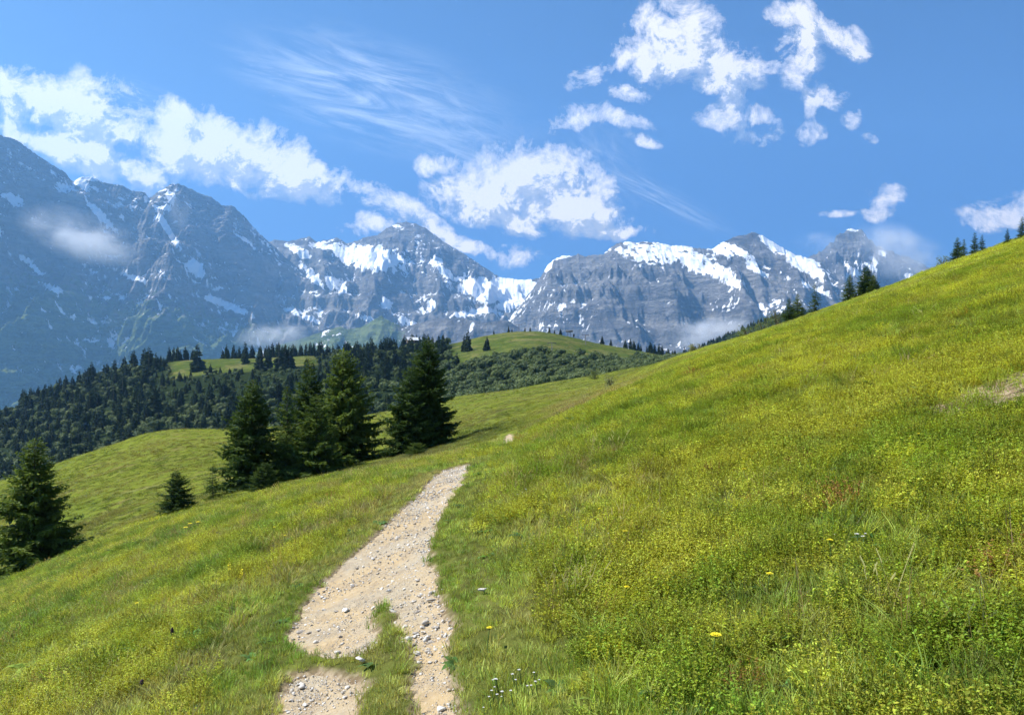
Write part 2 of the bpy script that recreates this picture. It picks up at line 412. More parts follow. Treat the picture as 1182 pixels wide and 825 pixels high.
def mountain(name, crest, foot, Yc_fn, D, back, amp, seed, px0, px1, dx=1.15, snow_blobs=(), snow_base=.31, green=None, slant=0., rows=300, wl=700., spurs=(), rough=1.):
    crest = np.array(crest, float)
    px = np.arange(px0, px1, dx); n = len(px)
    cr = np.interp(px, crest[:, 0], crest[:, 1])
    jag = rough*1.1*fbm(px/9., px*0+seed, 4, seed, .65) + rough*.9*fbm(px/2.6, px*0+seed+3, 3, seed+5)
    Yc = Yc_fn(px); zc = (CY-(cr+jag))/F*Yc
    s = np.concatenate([-np.linspace(1, 0, 26)[:-1]**1.5*back, np.linspace(0, 1, rows)**1.25*D])     # metres in front of the crest
    S, PX = np.meshgrid(s, px, indexing='ij')
    YC = np.broadcast_to(Yc, S.shape); ZC = np.broadcast_to(zc, S.shape)
    Y = YC - S; X = (PX-CX)/F*YC*(1-.25*S/YC)
    t = np.clip(S/D, 0, 1)
    f = 1-(1-t)**1.65
    Z = ZC - (ZC-foot)*f
    Z = np.where(S < 0, ZC - (-S)*.9, Z)
    A = amp*sstep(0, .14, t)*sstep(1.05, .6, t) + 12*sstep(0, .02, t)
    wx = 160*fbm(X/900, Y/900, 3, seed+11); wy = 160*fbm(X/900, Y/900, 3, seed+13)
    Xs = X+wx+slant*S; Ys = Y+wy
    r = ridged(Xs/wl, Ys/(wl*2.1), 6, seed, .52)
    r2 = ridged(Xs/(wl*.33), Ys/(wl*.6), 5, seed+7, .55)
    r3 = ridged(Xs/(wl*.13), Ys/(wl*.30), 4, seed+9, .6)
    dz = A*(r-.45)*1.9 + A*.55*(r2-.4) + A*.20*(r3-.4)
    # broad buttresses drawn where the photograph shows them: (column at the crest, column at the foot, width, lift)
    for (c0, c1, w, lift) in spurs:
        cc = c0+(c1-c0)*t**.8
        dz = dz + lift*np.exp(-((PX-cc)/(w*(1+.8*t)))**2)*sstep(.05, .25, t)*sstep(1., .5, t)
    # rock bands: terraces
    Z = Z+dz
    band = 190.; ph = Z/band + .35*fbm(X/1300, Y/1300, 3, seed+17)
    fr = ph-np.floor(ph)
    Z = Z + (sstep(.25, .75, fr)-fr)*band*.30*sstep(.02, .15, t)*sstep(.98, .7, t)
    ppx = CX+F*X/Y; ppy = CY-F*Z/Y
    # snow lies in the hollows and on the ledges
    zs = Z.copy()
    for _ in range(8):
        zs[1:-1] = .25*zs[:-2]+.5*zs[1:-1]+.25*zs[2:]; zs[:, 1:-1] = .25*zs[:, :-2]+.5*zs[:, 1:-1]+.25*zs[:, 2:]
    hollow = np.clip((zs-Z)/25., -1, 1)
    gy = np.gradient(Z, axis=0)/np.maximum(np.abs(np.gradient(Y, axis=0)), .1)
    steep = np.clip(np.abs(gy), 0, 3)
    streak = fbm(Xs/95, Ys/420, 4, seed+31, .6)
    sn = snow_base + .30*np.maximum(streak, 0)*sstep(-.3, .3, fbm(X/1500, Y/2500, 3, seed+37)) + .17*hollow + .14*(1-steep/1.2) + .42*fbm(X/520+.3*r2, Y/700, 5, seed+23, .6)
    sn = sn - .34*sstep(.35, .9, t)
    for (bx, by, rx, ry, rot, k) in snow_blobs:
        c, s_ = math.cos(R(rot)), math.sin(R(rot)); ex = (ppx-bx); ey = (ppy-by)
        d = np.hypot((ex*c+ey*s_)/rx, (-ex*s_+ey*c)/ry) + .55*fbm(ppx/7, ppy/5.5, 5, seed+29, .65) + .5*fbm(Xs/80, Ys/330, 3, seed+41, .6)
        sn = np.maximum(sn, .98*k*sstep(1.25, .5, d)+ .2*(1-sstep(1.2,.5,d)))if k > 0 else np.where(d < 1, sn+k*sstep(1.1,.6,d), sn)
    m_, n_ = S.shape
    V = np.stack([X, Y, Z], -1).reshape(-1, 3)
    i = np.arange(m_-1)[:, None]*n_; j = np.arange(n_-1)[None, :]
    q = np.stack([i+j, i+j+1, i+n_+j+1, i+n_+j], -1).reshape(-1, 4)[:, ::-1]
    me = mesh_np(name, V, q, ROCK)
    vattr(me, 'snow', np.clip(sn, 0, 1))
    gr = green(ppx, ppy, Z, t) if green else np.zeros_like(Z)
    vattr(me, 'green', np.clip(gr, 0, 1))
    o = obj(name, me); tag(o, kind='structure')
    return o

LEFT = [(-900,150),(-500,95),(-250,110),(-100,135),(-30,150),(0,156),(20,162),(40,177),(60,190),(75,199),(84,210),(92,205),(106,204),(120,211),(140,214),(152,220),(166,222),(172,228),(184,221),(196,213),(206,212),(220,218),
        (232,224),(245,228),(256,237),(270,238),(282,250),(296,266),(306,275),(320,288),(338,304),(360,322),(390,344),(430,366),(470,388),(520,420)]
mountain('mountain', LEFT, -700., lambda p: 6100+6.*np.clip(p, -100, 420), 3600., 2500., 210., 51, -500, 500, dx=1.1, slant=.35, rough=1.9, snow_base=.37,
    snow_blobs=[(15,230,16,7,25,.72),(108,206,20,4,5,.8),(95,212,14,7,40,.75),(118,250,38,5,48,.7),(192,262,40,4.5,58,.72),(226,310,13,9,40,.8),(262,352,38,4.5,22,.8),
                (35,305,22,6,38,.7),(60,332,20,5,25,.7),(150,318,30,4,20,.66),(50,168,22,4,40,.72),(105,370,12,4,30,.68),(195,230,9,18,20,.62),(30,192,16,3,30,.6),(280,275,14,3,30,.7)],
    green=lambda px, py, Z, t: .25+.55*sstep(300, 400, py+.18*(150-px))-.5*sstep(230, 320, px)*sstep(390, 330, py), spurs=((205,330,26,260),(110,190,22,200),(20,60,30,220),(255,400,22,180)))
MID = [(200,330),(280,300),(306,282),(318,276),(330,279),(345,276),(357,273),(366,279),(378,277),(390,274),(400,281),(412,278),(425,273),(436,271),(446,264),(458,257.5),(468,256),(480,258),(492,264),(502,271),(512,279),(527,288),(545,299),(560,309),
       (575,319),(590,322),(605,323),(622,321),(640,310),(680,320),(760,345)]
mountain('mountain', MID, -500., lambda p: 8600+0*p, 3300., 2500., 190., 77, 215, 740, dx=.9, slant=.0, rough=1.5,
    snow_blobs=[(428,298,46,16,8,.92),(375,284,22,5,5,.7),(345,290,20,6,30,.72),(390,330,20,9,30,.72),(360,318,24,6,45,.7),(446,350,9,8,30,.8),(498,352,6,9,20,.78),(510,312,18,6,40,.74),(505,303,8,7,40,.7),
                (590,330,46,11,4,1.),(565,335,48,16,12,.95),(600,345,36,11,-20,.95),(548,360,28,5,-10,.8),(470,372,16,6,30,.76),(430,370,30,4,20,.66),(345,362,40,5,24,.66),(310,336,20,5,30,.66),(460,262,10,3,20,.6),(485,275,8,3,50,.55)],
    green=lambda px, py, Z, t: .5*sstep(385, 410, py), spurs=((468,430,24,160),(540,545,18,120),(395,370,14,110)))
RIGHT = [(480,440),(545,405),(575,385),(592,362),(606,345),(616,332),(624,320),(632,306),(640,299),(650,295),(660,295.5),(668,293.5),(676,296),(685,294),(697,294),(704,286),(712,281),(722,279),(735,280),(745,279),(760,280),(775,284),(790,283),(805,287),(822,287),(832,281),(845,274.5),
         (858,271),(870,268),(880,272),(892,279),(905,287),(918,294),(930,297),(945,301),(960,315),(985,340),(1020,370),(1100,420)]
mountain('mountain', RIGHT, -600., lambda p: 7300+.6*np.clip(p-600, -100, 500), 3000., 2200., 200., 91, 480, 1100, dx=.9, slant=-.15, rough=1.6,
    snow_blobs=[(650,296,13,3.5,-12,.9),(633,305,5,13,28,.8),(748,291,50,14,8,.65),(805,303,56,13,22,.69),(835,319,36,8,26,.70),(775,285,30,6,8,.72),(830,288,22,5,22,.8),(855,292,36,5,30,.78),(897,285,34,6.5,30,1.),(927,304,24,10,20,1.),(940,314,18,9,40,.85),(870,310,22,4,32,.72),
                (930,328,12,4,35,.76),(905,318,10,4,30,.6),(950,338,14,4,30,.76),(672,368,9,4,50,.66),(647,360,4,5,20,.62),(915,375,14,2.5,-8,.66)],
    green=lambda px, py, Z, t: .15*sstep(385, 410, py), spurs=((640,600,14,140),(700,690,18,120),(770,735,20,150),(845,800,22,160),(900,880,16,110)))
PEAK = [(840,340),(890,318),(918,303),(935,296),(948,290),(953,286),(958,281),(962,280),(965,273),(970,269),(974,269.5),(978,265),(984,263),(989,266),(994,264.5),(998,269),(1002,276),(1006,277),(1011,283),(1017,284),(1022,289),(1029,289),(1034,293),(1046,296),(1058,301),(1072,309),(1090,320),(1130,340),(1250,380),(1500,450)]
mountain('mountain', PEAK, -400., lambda p: 8600+0*p, 2400., 2000., 210., 105, 840, 1350, dx=.8, wl=300., rough=2.6,
    snow_blobs=[(983,265,9,2.5,8,.8),(985,312,16,4,38,.82),(1005,308,10,4,40,.7),(1018,292,8,5,40,.68),(1050,318,10,4,20,.72),(1010,300,10,6,50,.6)])
# a low green foothill in front of the wall
FOOT = [(230,425),(300,405),(350,390),(378,381),(392,377),(402,380),(416,378),(430,370),(440,364),(452,372),(466,377),(485,373),(500,368),(530,367),(560,372),(585,369),(600,379),(640,400),(700,425)]
mountain('mountain', FOOT, -650., lambda p: 5600+0*p, 1500., 900., 60., 131, 230, 700, dx=1.2, rows=120, wl=320.,
    snow_blobs=[(545,376,9,2.5,-70,.6)], green=lambda px, py, Z, t: .72*sstep(500, 440, px))
# ------------------------------------------------------------------ plants of the meadow
class MB:
    """collects faces for one mesh, with a per-vertex 'shade' value"""
    def __init__(s): s.v = []; s.q = []; s.t = []; s.s = []
    def add(s, pts, sh=0.):
        i = len(s.v); s.v.extend([tuple(p) for p in pts]); s.s.extend([sh]*len(pts) if not isinstance(sh, (list, tuple)) else sh)
        return i
    def quad(s, pts, sh=0.): i = s.add(pts, sh); s.q.append((i, i+1, i+2, i+3))
    def tri(s, pts, sh=0.): i = s.add(pts, sh); s.t.append((i, i+1, i+2))
    def tube(s, pts, rads, n=6, sh=0., cap=True):
        rings = []
        for k, (p, r) in enumerate(zip(pts, rads)):
            p = Vector(p); d = (Vector(pts[min(k+1, len(pts)-1)])-Vector(pts[max(k-1, 0)])).normalized()
            a = d.orthogonal().normalized(); b = d.cross(a)
            rings.append(s.add([p+(a*math.cos(2*math.pi*j/n)+b*math.sin(2*math.pi*j/n))*r for j in range(n)], sh))
        for r0, r1 in zip(rings[:-1], rings[1:]):
            for j in range(n): s.q.append((r0+j, r0+(j+1) % n, r1+(j+1) % n, r1+j))
        if cap:
            for r, p in ((rings[0], pts[0]), (rings[-1], pts[-1])):
                c = s.add([p], sh)
                for j in range(n): s.t.append((r+j, r+(j+1) % n, c))
    def box(s, x0, x1, y0, y1, z0, z1, sh=0.):
        i = s.add([(x, y, z) for z in (z0, z1) for y in (y0, y1) for x in (x0, x1)], sh)
        for f in ((0,2,3,1),(4,5,7,6),(0,1,5,4),(2,6,7,3),(0,4,6,2),(1,3,7,5)): s.q.append(tuple(i+k for k in f))
    def mesh(s, name, mat, smooth=False):
        f = [x for x in (np.array(s.q, np.int32).reshape(-1, 4), np.array(s.t, np.int32).reshape(-1, 3)) if len(x)]
        me = mesh_np(name, np.array(s.v), f, mat, smooth); vattr(me, 'shade', s.s); return me
    def build(s, name, mat, parent=None, smooth=False): return obj(name, s.mesh(name, mat, smooth), parent)

U = random.uniform
GRASS = leafy('meadow_leaf', 'tint', trans=.48, rough=.55)

def blade(mb, x, y, h, w, lean, az, sh, seg=3, curl=.5):
    """one grass blade: a narrow strip that bends over"""
    ca, sa = math.cos(az), math.sin(az); px_, py_ = -sa, ca
    prev = None
    for k in range(seg+1):
        f = k/seg; d = lean*h*(f**1.8); z = h*(f-curl*.35*f*f*lean); ww = w*(1-f**1.5)*.5+.0004
        a = (x+ca*d-px_*ww, y+sa*d-py_*ww, z); b = (x+ca*d+px_*ww, y+sa*d+py_*ww, z)
        if prev: mb.quad([prev[0], prev[1], b, a], sh)
        prev = (a, b)
def grass_tuft(n, h0, h1, rad, w, lean=.9):
    mb = MB()
    for _ in range(n):
        a = U(0, 6.283); r = rad*math.sqrt(U(0, 1)); blade(mb, r*math.cos(a), r*math.sin(a), U(h0, h1), U(.6, 1.3)*w, U(.1, 1)*lean, a+U(-1.2, 1.2), U(0, 1))
    return mb
def seed_grass(n):
    mb = grass_tuft(16, .08, .2, .07, .004)
    for _ in range(n):
        a = U(0, 6.283); r = U(0, .08); x, y = r*math.cos(a), r*math.sin(a); h = U(.22, .38); az = U(0, 6.283); ln = U(.1, .45)
        blade(mb, x, y, h, .0028, ln, az, .6, 4, .2)
        dx, dy = math.cos(az)*ln*h, math.sin(az)*ln*h
        for k in range(6):
            z = h*(.80+.035*k); f = (.80+.035*k)**1.8; s = .0028
            mb.quad([(x+dx*f-s, y+dy*f, z), (x+dx*f, y+dy*f+s*.6, z-.006), (x+dx*f+s, y+dy*f, z+.004), (x+dx*f, y+dy*f-s*.6, z+.012)], 1.)
    return mb
def leaf(mb, p, d, l, w, sh):
    d = Vector(d).normalized(); s = d.cross(Vector((U(-.4, .4), U(-.4, .4), 1))).normalized(); p = Vector(p); up = s.cross(d)*(w*.25)
    mb.quad([p, p+d*l*.5+s*w*.5+up, p+d*l, p+d*l*.5-s*w*.5+up], sh)
def bilberry(n, rad, h, ll):
    """a low dwarf-shrub cushion: many thin twigs set with small oval leaves"""
    mb = MB()
    for _ in range(n):
        a = U(0, 6.283); r = rad*math.sqrt(U(0, 1)); b = Vector((r*math.cos(a)*.7, r*math.sin(a)*.7, 0)); hh = h*U(.55, 1.1)*(1-.35*(r/rad)**2)
        tip = b+Vector((math.cos(a)*r*.5+U(-.03, .03), math.sin(a)*r*.5+U(-.03, .03), hh))
        sd = b.lerp(tip, .5); w = .0012
        mb.quad([b+Vector((-w, 0, 0)), b+Vector((w, 0, 0)), tip+Vector((w, 0, 0)), tip+Vector((-w, 0, 0))], .1)
        for k in range(7):
            f = U(.35, 1.02); p = b.lerp(tip, f); az = U(0, 6.283)
            leaf(mb, p, (math.cos(az), math.sin(az), U(-.1, .7)), ll*U(.7, 1.25), ll*U(.45, .62), U(.1, 1.))
    return mb
def herb(n, l):
    mb = MB()
    for k in range(n):
        az = k*2.4+U(-.3, .3); d = Vector((math.cos(az), math.sin(az), 0)); s = Vector((-d.y, d.x, 0)); L = l*U(.6, 1.1); w = L*.2; sh = U(.2, .9); prev = None
        for j in range(5):
            f = j/4; p = d*L*f+Vector((0, 0, L*(.9*f-.75*f*f))); ww = w*math.sin(math.pi*min(.98, .12+.86*f)); a, b = p-s*ww, p+s*ww
            if prev: mb.quad([prev[0], prev[1], b, a], sh)
            prev = (a, b)
    return mb
def far_tuft(n, size):
    """a coarser clump of leaves for ground seen from tens of metres"""
    mb = MB()
    for _ in range(n):
        a = U(0, 6.283); r = size*math.sqrt(U(0, 1)); h = size*U(.25, .8)*(1-.5*(r/size)**2); az = U(0, 6.283)
        p = (r*math.cos(a), r*math.sin(a), h*U(.1, .8))
        leaf(mb, p, (math.cos(az), math.sin(az), U(-.1, .9)), size*U(.18, .34), size*U(.07, .14), U(0, 1))
    return mb

def collection_of(name, mbs, mat):
    c = bpy.data.collections.new(name)
    for k, mb in enumerate(mbs):
        o = bpy.data.objects.new('%s_sample_%02d' % (name, k), mb.mesh(name+'_sample', mat)); c.objects.link(o)
    return c
def scatter(name, coll, P, rot, scale, idx, tint):
    """one object whose geometry nodes set the samples of a collection on its points"""
    me = bpy.data.meshes.new(name); me.vertices.add(len(P)); me.vertices.foreach_set('co', np.asarray(P, np.float32).ravel())
    for nm, arr, typ in (('rot', rot, 'FLOAT_VECTOR'), ('size', scale, 'FLOAT_VECTOR')):
        a = me.attributes.new(nm, typ, 'POINT'); a.data.foreach_set('vector', np.asarray(arr, np.float32).ravel())
    a = me.attributes.new('pick', 'INT', 'POINT'); a.data.foreach_set('value', np.asarray(idx, np.int32))
    cattr(me, 'tint', np.concatenate([tint, np.ones((len(P), 1))], 1))
    me.update(); o = obj(name, me)
    ng = bpy.data.node_groups.new(name, 'GeometryNodeTree')
    ng.interface.new_socket('Geometry', in_out='INPUT', socket_type='NodeSocketGeometry'); ng.interface.new_socket('Geometry', in_out='OUTPUT', socket_type='NodeSocketGeometry')
    N = ng.nodes; L = ng.links
    gi = N.new('NodeGroupInput'); go = N.new('NodeGroupOutput'); ins = N.new('GeometryNodeInstanceOnPoints'); ci = N.new('GeometryNodeCollectionInfo')
    ci.inputs['Collection'].default_value = coll; ci.inputs['Separate Children'].default_value = True; ci.inputs['Reset Children'].default_value = True
    mp = N.new('GeometryNodeMeshToPoints')
    def na(nm, typ):
        n = N.new('GeometryNodeInputNamedAttribute'); n.data_type = typ; n.inputs[0].default_value = nm
        return next(s for s in n.outputs if s.enabled and s.name == 'Attribute')
    L.new(gi.outputs[0], mp.inputs[0]); L.new(mp.outputs[0], ins.inputs['Points']); L.new(ci.outputs[0], ins.inputs['Instance'])
    ins.inputs['Pick Instance'].default_value = True
    L.new(na('pick', 'INT'), ins.inputs['Instance Index']); L.new(na('rot', 'FLOAT_VECTOR'), ins.inputs['Rotation']); L.new(na('size', 'FLOAT_VECTOR'), ins.inputs['Scale'])
    L.new(ins.outputs[0], go.inputs[0])
    md = o.modifiers.new('scatter', 'NODES'); md.node_group = ng
    tag(o, kind='stuff')
    return o

def sample_points(bands, umax=.76):
    xs = []; ys = []; fs = []
    for (y0, y1, dens, sc) in bands:
        n = int(dens*umax*(y1*y1-y0*y0)); y = np.sqrt(rng.uniform(y0*y0, y1*y1, n)); x = y*rng.uniform(-umax, umax, n)
        xs.append(x); ys.append(y); fs.append(np.full(n, sc))
    return np.concatenate(xs), np.concatenate(ys), np.concatenate(fs)

def lerp3(a, b, f): return np.array(a)[None]*(1-f[:, None])+np.array(b)[None]*f[:, None]

def plant_meadow():
    near = [grass_tuft(30, .05, .12, .06, .0048), grass_tuft(34, .035, .09, .07, .0044), grass_tuft(22, .07, .17, .055, .005, 1.2), seed_grass(7), bilberry(46, .11, .13, .0135), bilberry(54, .13, .17, .015), bilberry(40, .12, .11, .0125), herb(9, .14)]
    # alphabetical order of the samples = pick index
    cn = collection_of('meadow_plant', near, GRASS)
    x, y, f = sample_points([(1.7, 4, 330, 1.), (4, 7, 210, 1.05), (7, 12, 120, 1.25), (12, 20, 62, 1.6), (20, 36, 24, 2.2)])
    sd = path_sd(x, y)
    keep = sd > -.015+.04*rng.random(len(x)); 
    # thin out on the worn patch
    dd = worn_patch(x, y); keep &= (dd > .75) | (rng.random(len(x)) < .12)
    c3 = W3.mean(0); keep &= ~((np.abs(x-c3[0]*y/c3[1]) < .38) & (y > 20) & (y < 45) & (y > c3[1]-13))
    x, y, f, sd = x[keep], y[keep], f[keep], sd[keep]
    n = len(x); r = rng.random(n)
    nb = fbm(x/1.6, y/1.6, 4, 61)+.35*fbm(x/.4, y/.4, 2, 62); nd = fbm(x/1.9, y/1.9, 4, 67); ny = fbm(x/3.5, y/3.5, 3, 71)
    right = sstep(-.4, 2.2, x); edge = sstep(1.1, .15, sd)
    pb = np.clip(.30+1.5*nb+.36*right*sstep(3, 5.5, y)+.16*sstep(-2.5,-4,x), 0, .95)*(1-edge)*(1-.6*sstep(4.5, 2.5, y)*sstep(2.5,0,x))
    pd = np.clip(-.14+1.4*nd+.22*sstep(.0, -1.5, x)*sstep(9, 14, y), 0, .4)*(1-.7*edge)*(1-.6*right)
    idx = rng.integers(0, 3, n)
    idx = np.where(r < pd, 3, idx)
    isb = (rng.random(n) < pb); idx = np.where(isb, rng.integers(4, 7, n), idx)
    idx = np.where(rng.random(n) < .012, 7, idx)
    short = edge*rng.random(n) > .35; idx = np.where(short & (idx < 3), 1, idx); idx = np.where((edge > .75) & (idx != 7), 1, idx)
    hy = np.clip(.5+1.5*ny+1.0*fbm(x/.7, y/.7, 3, 74)+.22*rng.standard_normal(n), 0, 1)
    t_g = lerp3((.20,.30,.040), (.46,.50,.10), hy); t_b = lerp3((.20,.305,.030), (.48,.495,.058), np.clip(hy+.15*right, 0, 1))
    t_d = lerp3((.33,.28,.12), (.30,.20,.085), rng.random(n)); tint = t_g
    spot = np.zeros(n)
    for (a, b, ra, rb) in ((430,585,1.3,4.5),(380,610,1.2,2.5),(245,640,2.4,3.),(235,770,.7,.8),(120,700,1.2,1.2),(480,560,.8,4.),(640,560,1.4,3.),(905,430,2.5,3.),(640,700,.35,.5)):
        h_ = hit(a, b); spot = np.maximum(spot, sstep(1.2, .3, np.hypot((x-h_.x)/ra, (y-h_.y)/rb)+.5*fbm(x/.7, y/.7, 3, 73)))
    dry = np.clip(.08+1.1*nd+.2*rng.standard_normal(n)+.75*spot, 0, 1.)
    tint = tint*(1-dry[:, None]*.6)+np.array((.40,.28,.15))[None]*(dry[:, None]*.6)
    tint = np.where((idx == 3)[:, None], t_d, tint); tint = np.where(((idx > 3) & (idx < 7))[:, None], t_b, tint)
    tint = np.where((idx == 7)[:, None], np.array((.12,.22,.05))[None], tint)
    red = (rng.random(n) < .004) & (idx > 3); tint = np.where(red[:, None], np.array((.36,.20,.06))[None], tint)
    tint *= rng.uniform(.55, 1.28, (n, 1))
    z = ground(x, y)-.01
    sc = f*rng.uniform(.75, 1.25, n)*np.where(edge > .6, .75, 1.)
    zs_ = np.clip(sc/np.maximum(f, 1)*(1+.25*(f-1)), .5, 1.9)*(1+.25*np.clip(nb, -.5, 1)); zs_ = np.where(idx == 3, np.minimum(zs_, 1.)*.85, zs_)
    rot = np.stack([rng.normal(0, .12, n), -.10+rng.normal(0, .12, n), rng.uniform(0, 6.283, n)], 1)
    o = scatter('grass', cn, np.stack([x, y, z], 1), rot, np.stack([sc, sc, zs_], 1), idx, tint)
    # the same cover farther up the slope and across the middle meadow, clump by clump
    fars = [far_tuft(46, .34), far_tuft(60, .42), far_tuft(34, .28), grass_tuft(50, .12, .34, .3, .016, 1.)]
    cf = collection_of('slope_plant', fars, GRASS)
    x, y, f = sample_points([(30, 60, 9., 1.), (60, 110, 3.6, 1.25), (110, 230, 1.0, 1.7)])
    keep = (path_sd(x, y) > .1) & ~((np.abs(x-W3.mean(0)[0]) < .7) & (y < 45)); x, y, f = x[keep], y[keep], f[keep]; n = len(x)
    px = CX+F*x/y
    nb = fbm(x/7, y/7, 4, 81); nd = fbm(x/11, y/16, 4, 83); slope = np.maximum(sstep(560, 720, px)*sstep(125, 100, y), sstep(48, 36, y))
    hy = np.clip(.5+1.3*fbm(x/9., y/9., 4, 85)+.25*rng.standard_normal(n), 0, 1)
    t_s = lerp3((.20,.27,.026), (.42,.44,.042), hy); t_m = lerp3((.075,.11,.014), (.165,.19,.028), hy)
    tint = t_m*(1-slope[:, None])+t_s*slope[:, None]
    dry = np.clip(1.5*nd+.1+.2*rng.standard_normal(n)+.25*sstep(120, 60, np.abs(px-700))*sstep(45, 60, y)*sstep(130, 100, y), 0, .8)
    tint = tint*(1-dry[:, None]*.7)+np.array((.31,.25,.11))[None]*(dry[:, None]*.7)
    tint *= rng.uniform(.7, 1.25, (n, 1))
    idx = np.where(dry > .35, 3, rng.integers(0, 3, n)); k2 = rng.random(n) < .3; idx = np.where(k2, 3, idx)
    pink = sstep(1.3, .3, np.abs((px-700)*.30+(CY-F*base(x, y)/y-462))/16+.5*fbm(x/4, y/6, 3, 88))*sstep(620, 660, px)*sstep(790, 750, px)
    tint = tint*(1-.65*pink[:, None])+np.array((.27,.185,.11))[None]*(.65*pink[:, None])
    thin = rng.random(n) < np.where(slope > .3, 1., .75); x, y, f, tint, idx, nb = x[thin], y[thin], f[thin], tint[thin], idx[thin], nb[thin]; n = len(x)
    sc = f*rng.uniform(.7, 1.3, n)*.95; zz = np.clip(.62*rng.uniform(.6, 1.3, n)*(1+1.0*nb), .25, 1.5)
    rot = np.stack([rng.normal(0, .1, n), -.25+rng.normal(0, .1, n), np.zeros(n)], 1)
    rot[:, 1] = -.28; rot[:, 0] = 0; rot[:, 2] = rng.uniform(-.8, .8, n)
    # tussocks of the pasture on the knoll and the crest beyond the wood
    m = 9000; y2 = rng.uniform(450, 720, m); p2 = rng.uniform(180, 800, m); x2 = (p2-CX)/F*y2
    k = (forest_mask(p2, y2) < .3) & (fbm(x2/22, y2/22, 4, 87)+.5*rng.random(m) > .28); x2, y2 = x2[k], y2[k]; m = len(x2)
    t2 = lerp3((.045,.070,.018), (.17,.165,.05), np.clip(rng.random(m)**1.5, 0, 1)); s2 = rng.uniform(1.2, 3.4, m)
    x = np.concatenate([x, x2]); y = np.concatenate([y, y2]); tint = np.concatenate([tint, t2]); sc = np.concatenate([sc, s2]); zz = np.concatenate([zz, s2*rng.uniform(.35, .8, m)])
    idx = np.concatenate([idx, rng.integers(0, 3, m)]); r2 = np.zeros((m, 3)); r2[:, 2] = rng.uniform(0, 6.28, m); rot = np.concatenate([rot, r2])
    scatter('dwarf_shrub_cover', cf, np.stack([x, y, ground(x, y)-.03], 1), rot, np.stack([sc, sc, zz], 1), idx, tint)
plant_meadow()

# ------------------------------------------------------------------ stones
STONE = None
def stone_material():
    m, t, b, out = material('limestone')
    pos = t.node('ShaderNodeNewGeometry').outputs['Position']; rnd = t.node('ShaderNodeObjectInfo').outputs['Random']
    c = t.mix(rnd, (.34,.30,.25), (.74,.71,.65)); n = t.noise(pos, 40., 5, .6)
    c = t.mix(t.mr(n, .35, .7), t.mix(1., c, (.72,.7,.67), 'MULTIPLY'), c)
    t.set(b.inputs['Base Color'], c); t.l.new(t.bump(n, .5, .01), b.inputs['Normal']); return m
def stone_mb(seed, flat=.6):
    bm = bmesh.new(); bmesh.ops.create_icosphere(bm, subdivisions=2, radius=1.); mb = MB(); rs = random.Random(seed)
    cuts = [(Vector((rs.uniform(-1, 1), rs.uniform(-1, 1), rs.uniform(-1, 1))).normalized(), rs.uniform(.38, .8)) for _ in range(13)]
    sx, sy = rs.uniform(.8, 1.3), rs.uniform(.6, 1.)
    for v in bm.verts:
        p = v.co.copy()
        for d, k in cuts:
            q = p.dot(d)
            if q > k: p -= d*(q-k)
        p *= 1+.12*mnoise.noise(p*2+Vector((seed*3.1, 0, 0)))
        v.co = Vector((p.x*sx, p.y*sy, p.z*flat))
    mb.v = [tuple(v.co) for v in bm.verts]; mb.t = [tuple(v.index for v in f.verts) for f in bm.faces]; mb.s = [0]*len(mb.v); bm.free(); return mb
STONE = stone_material()
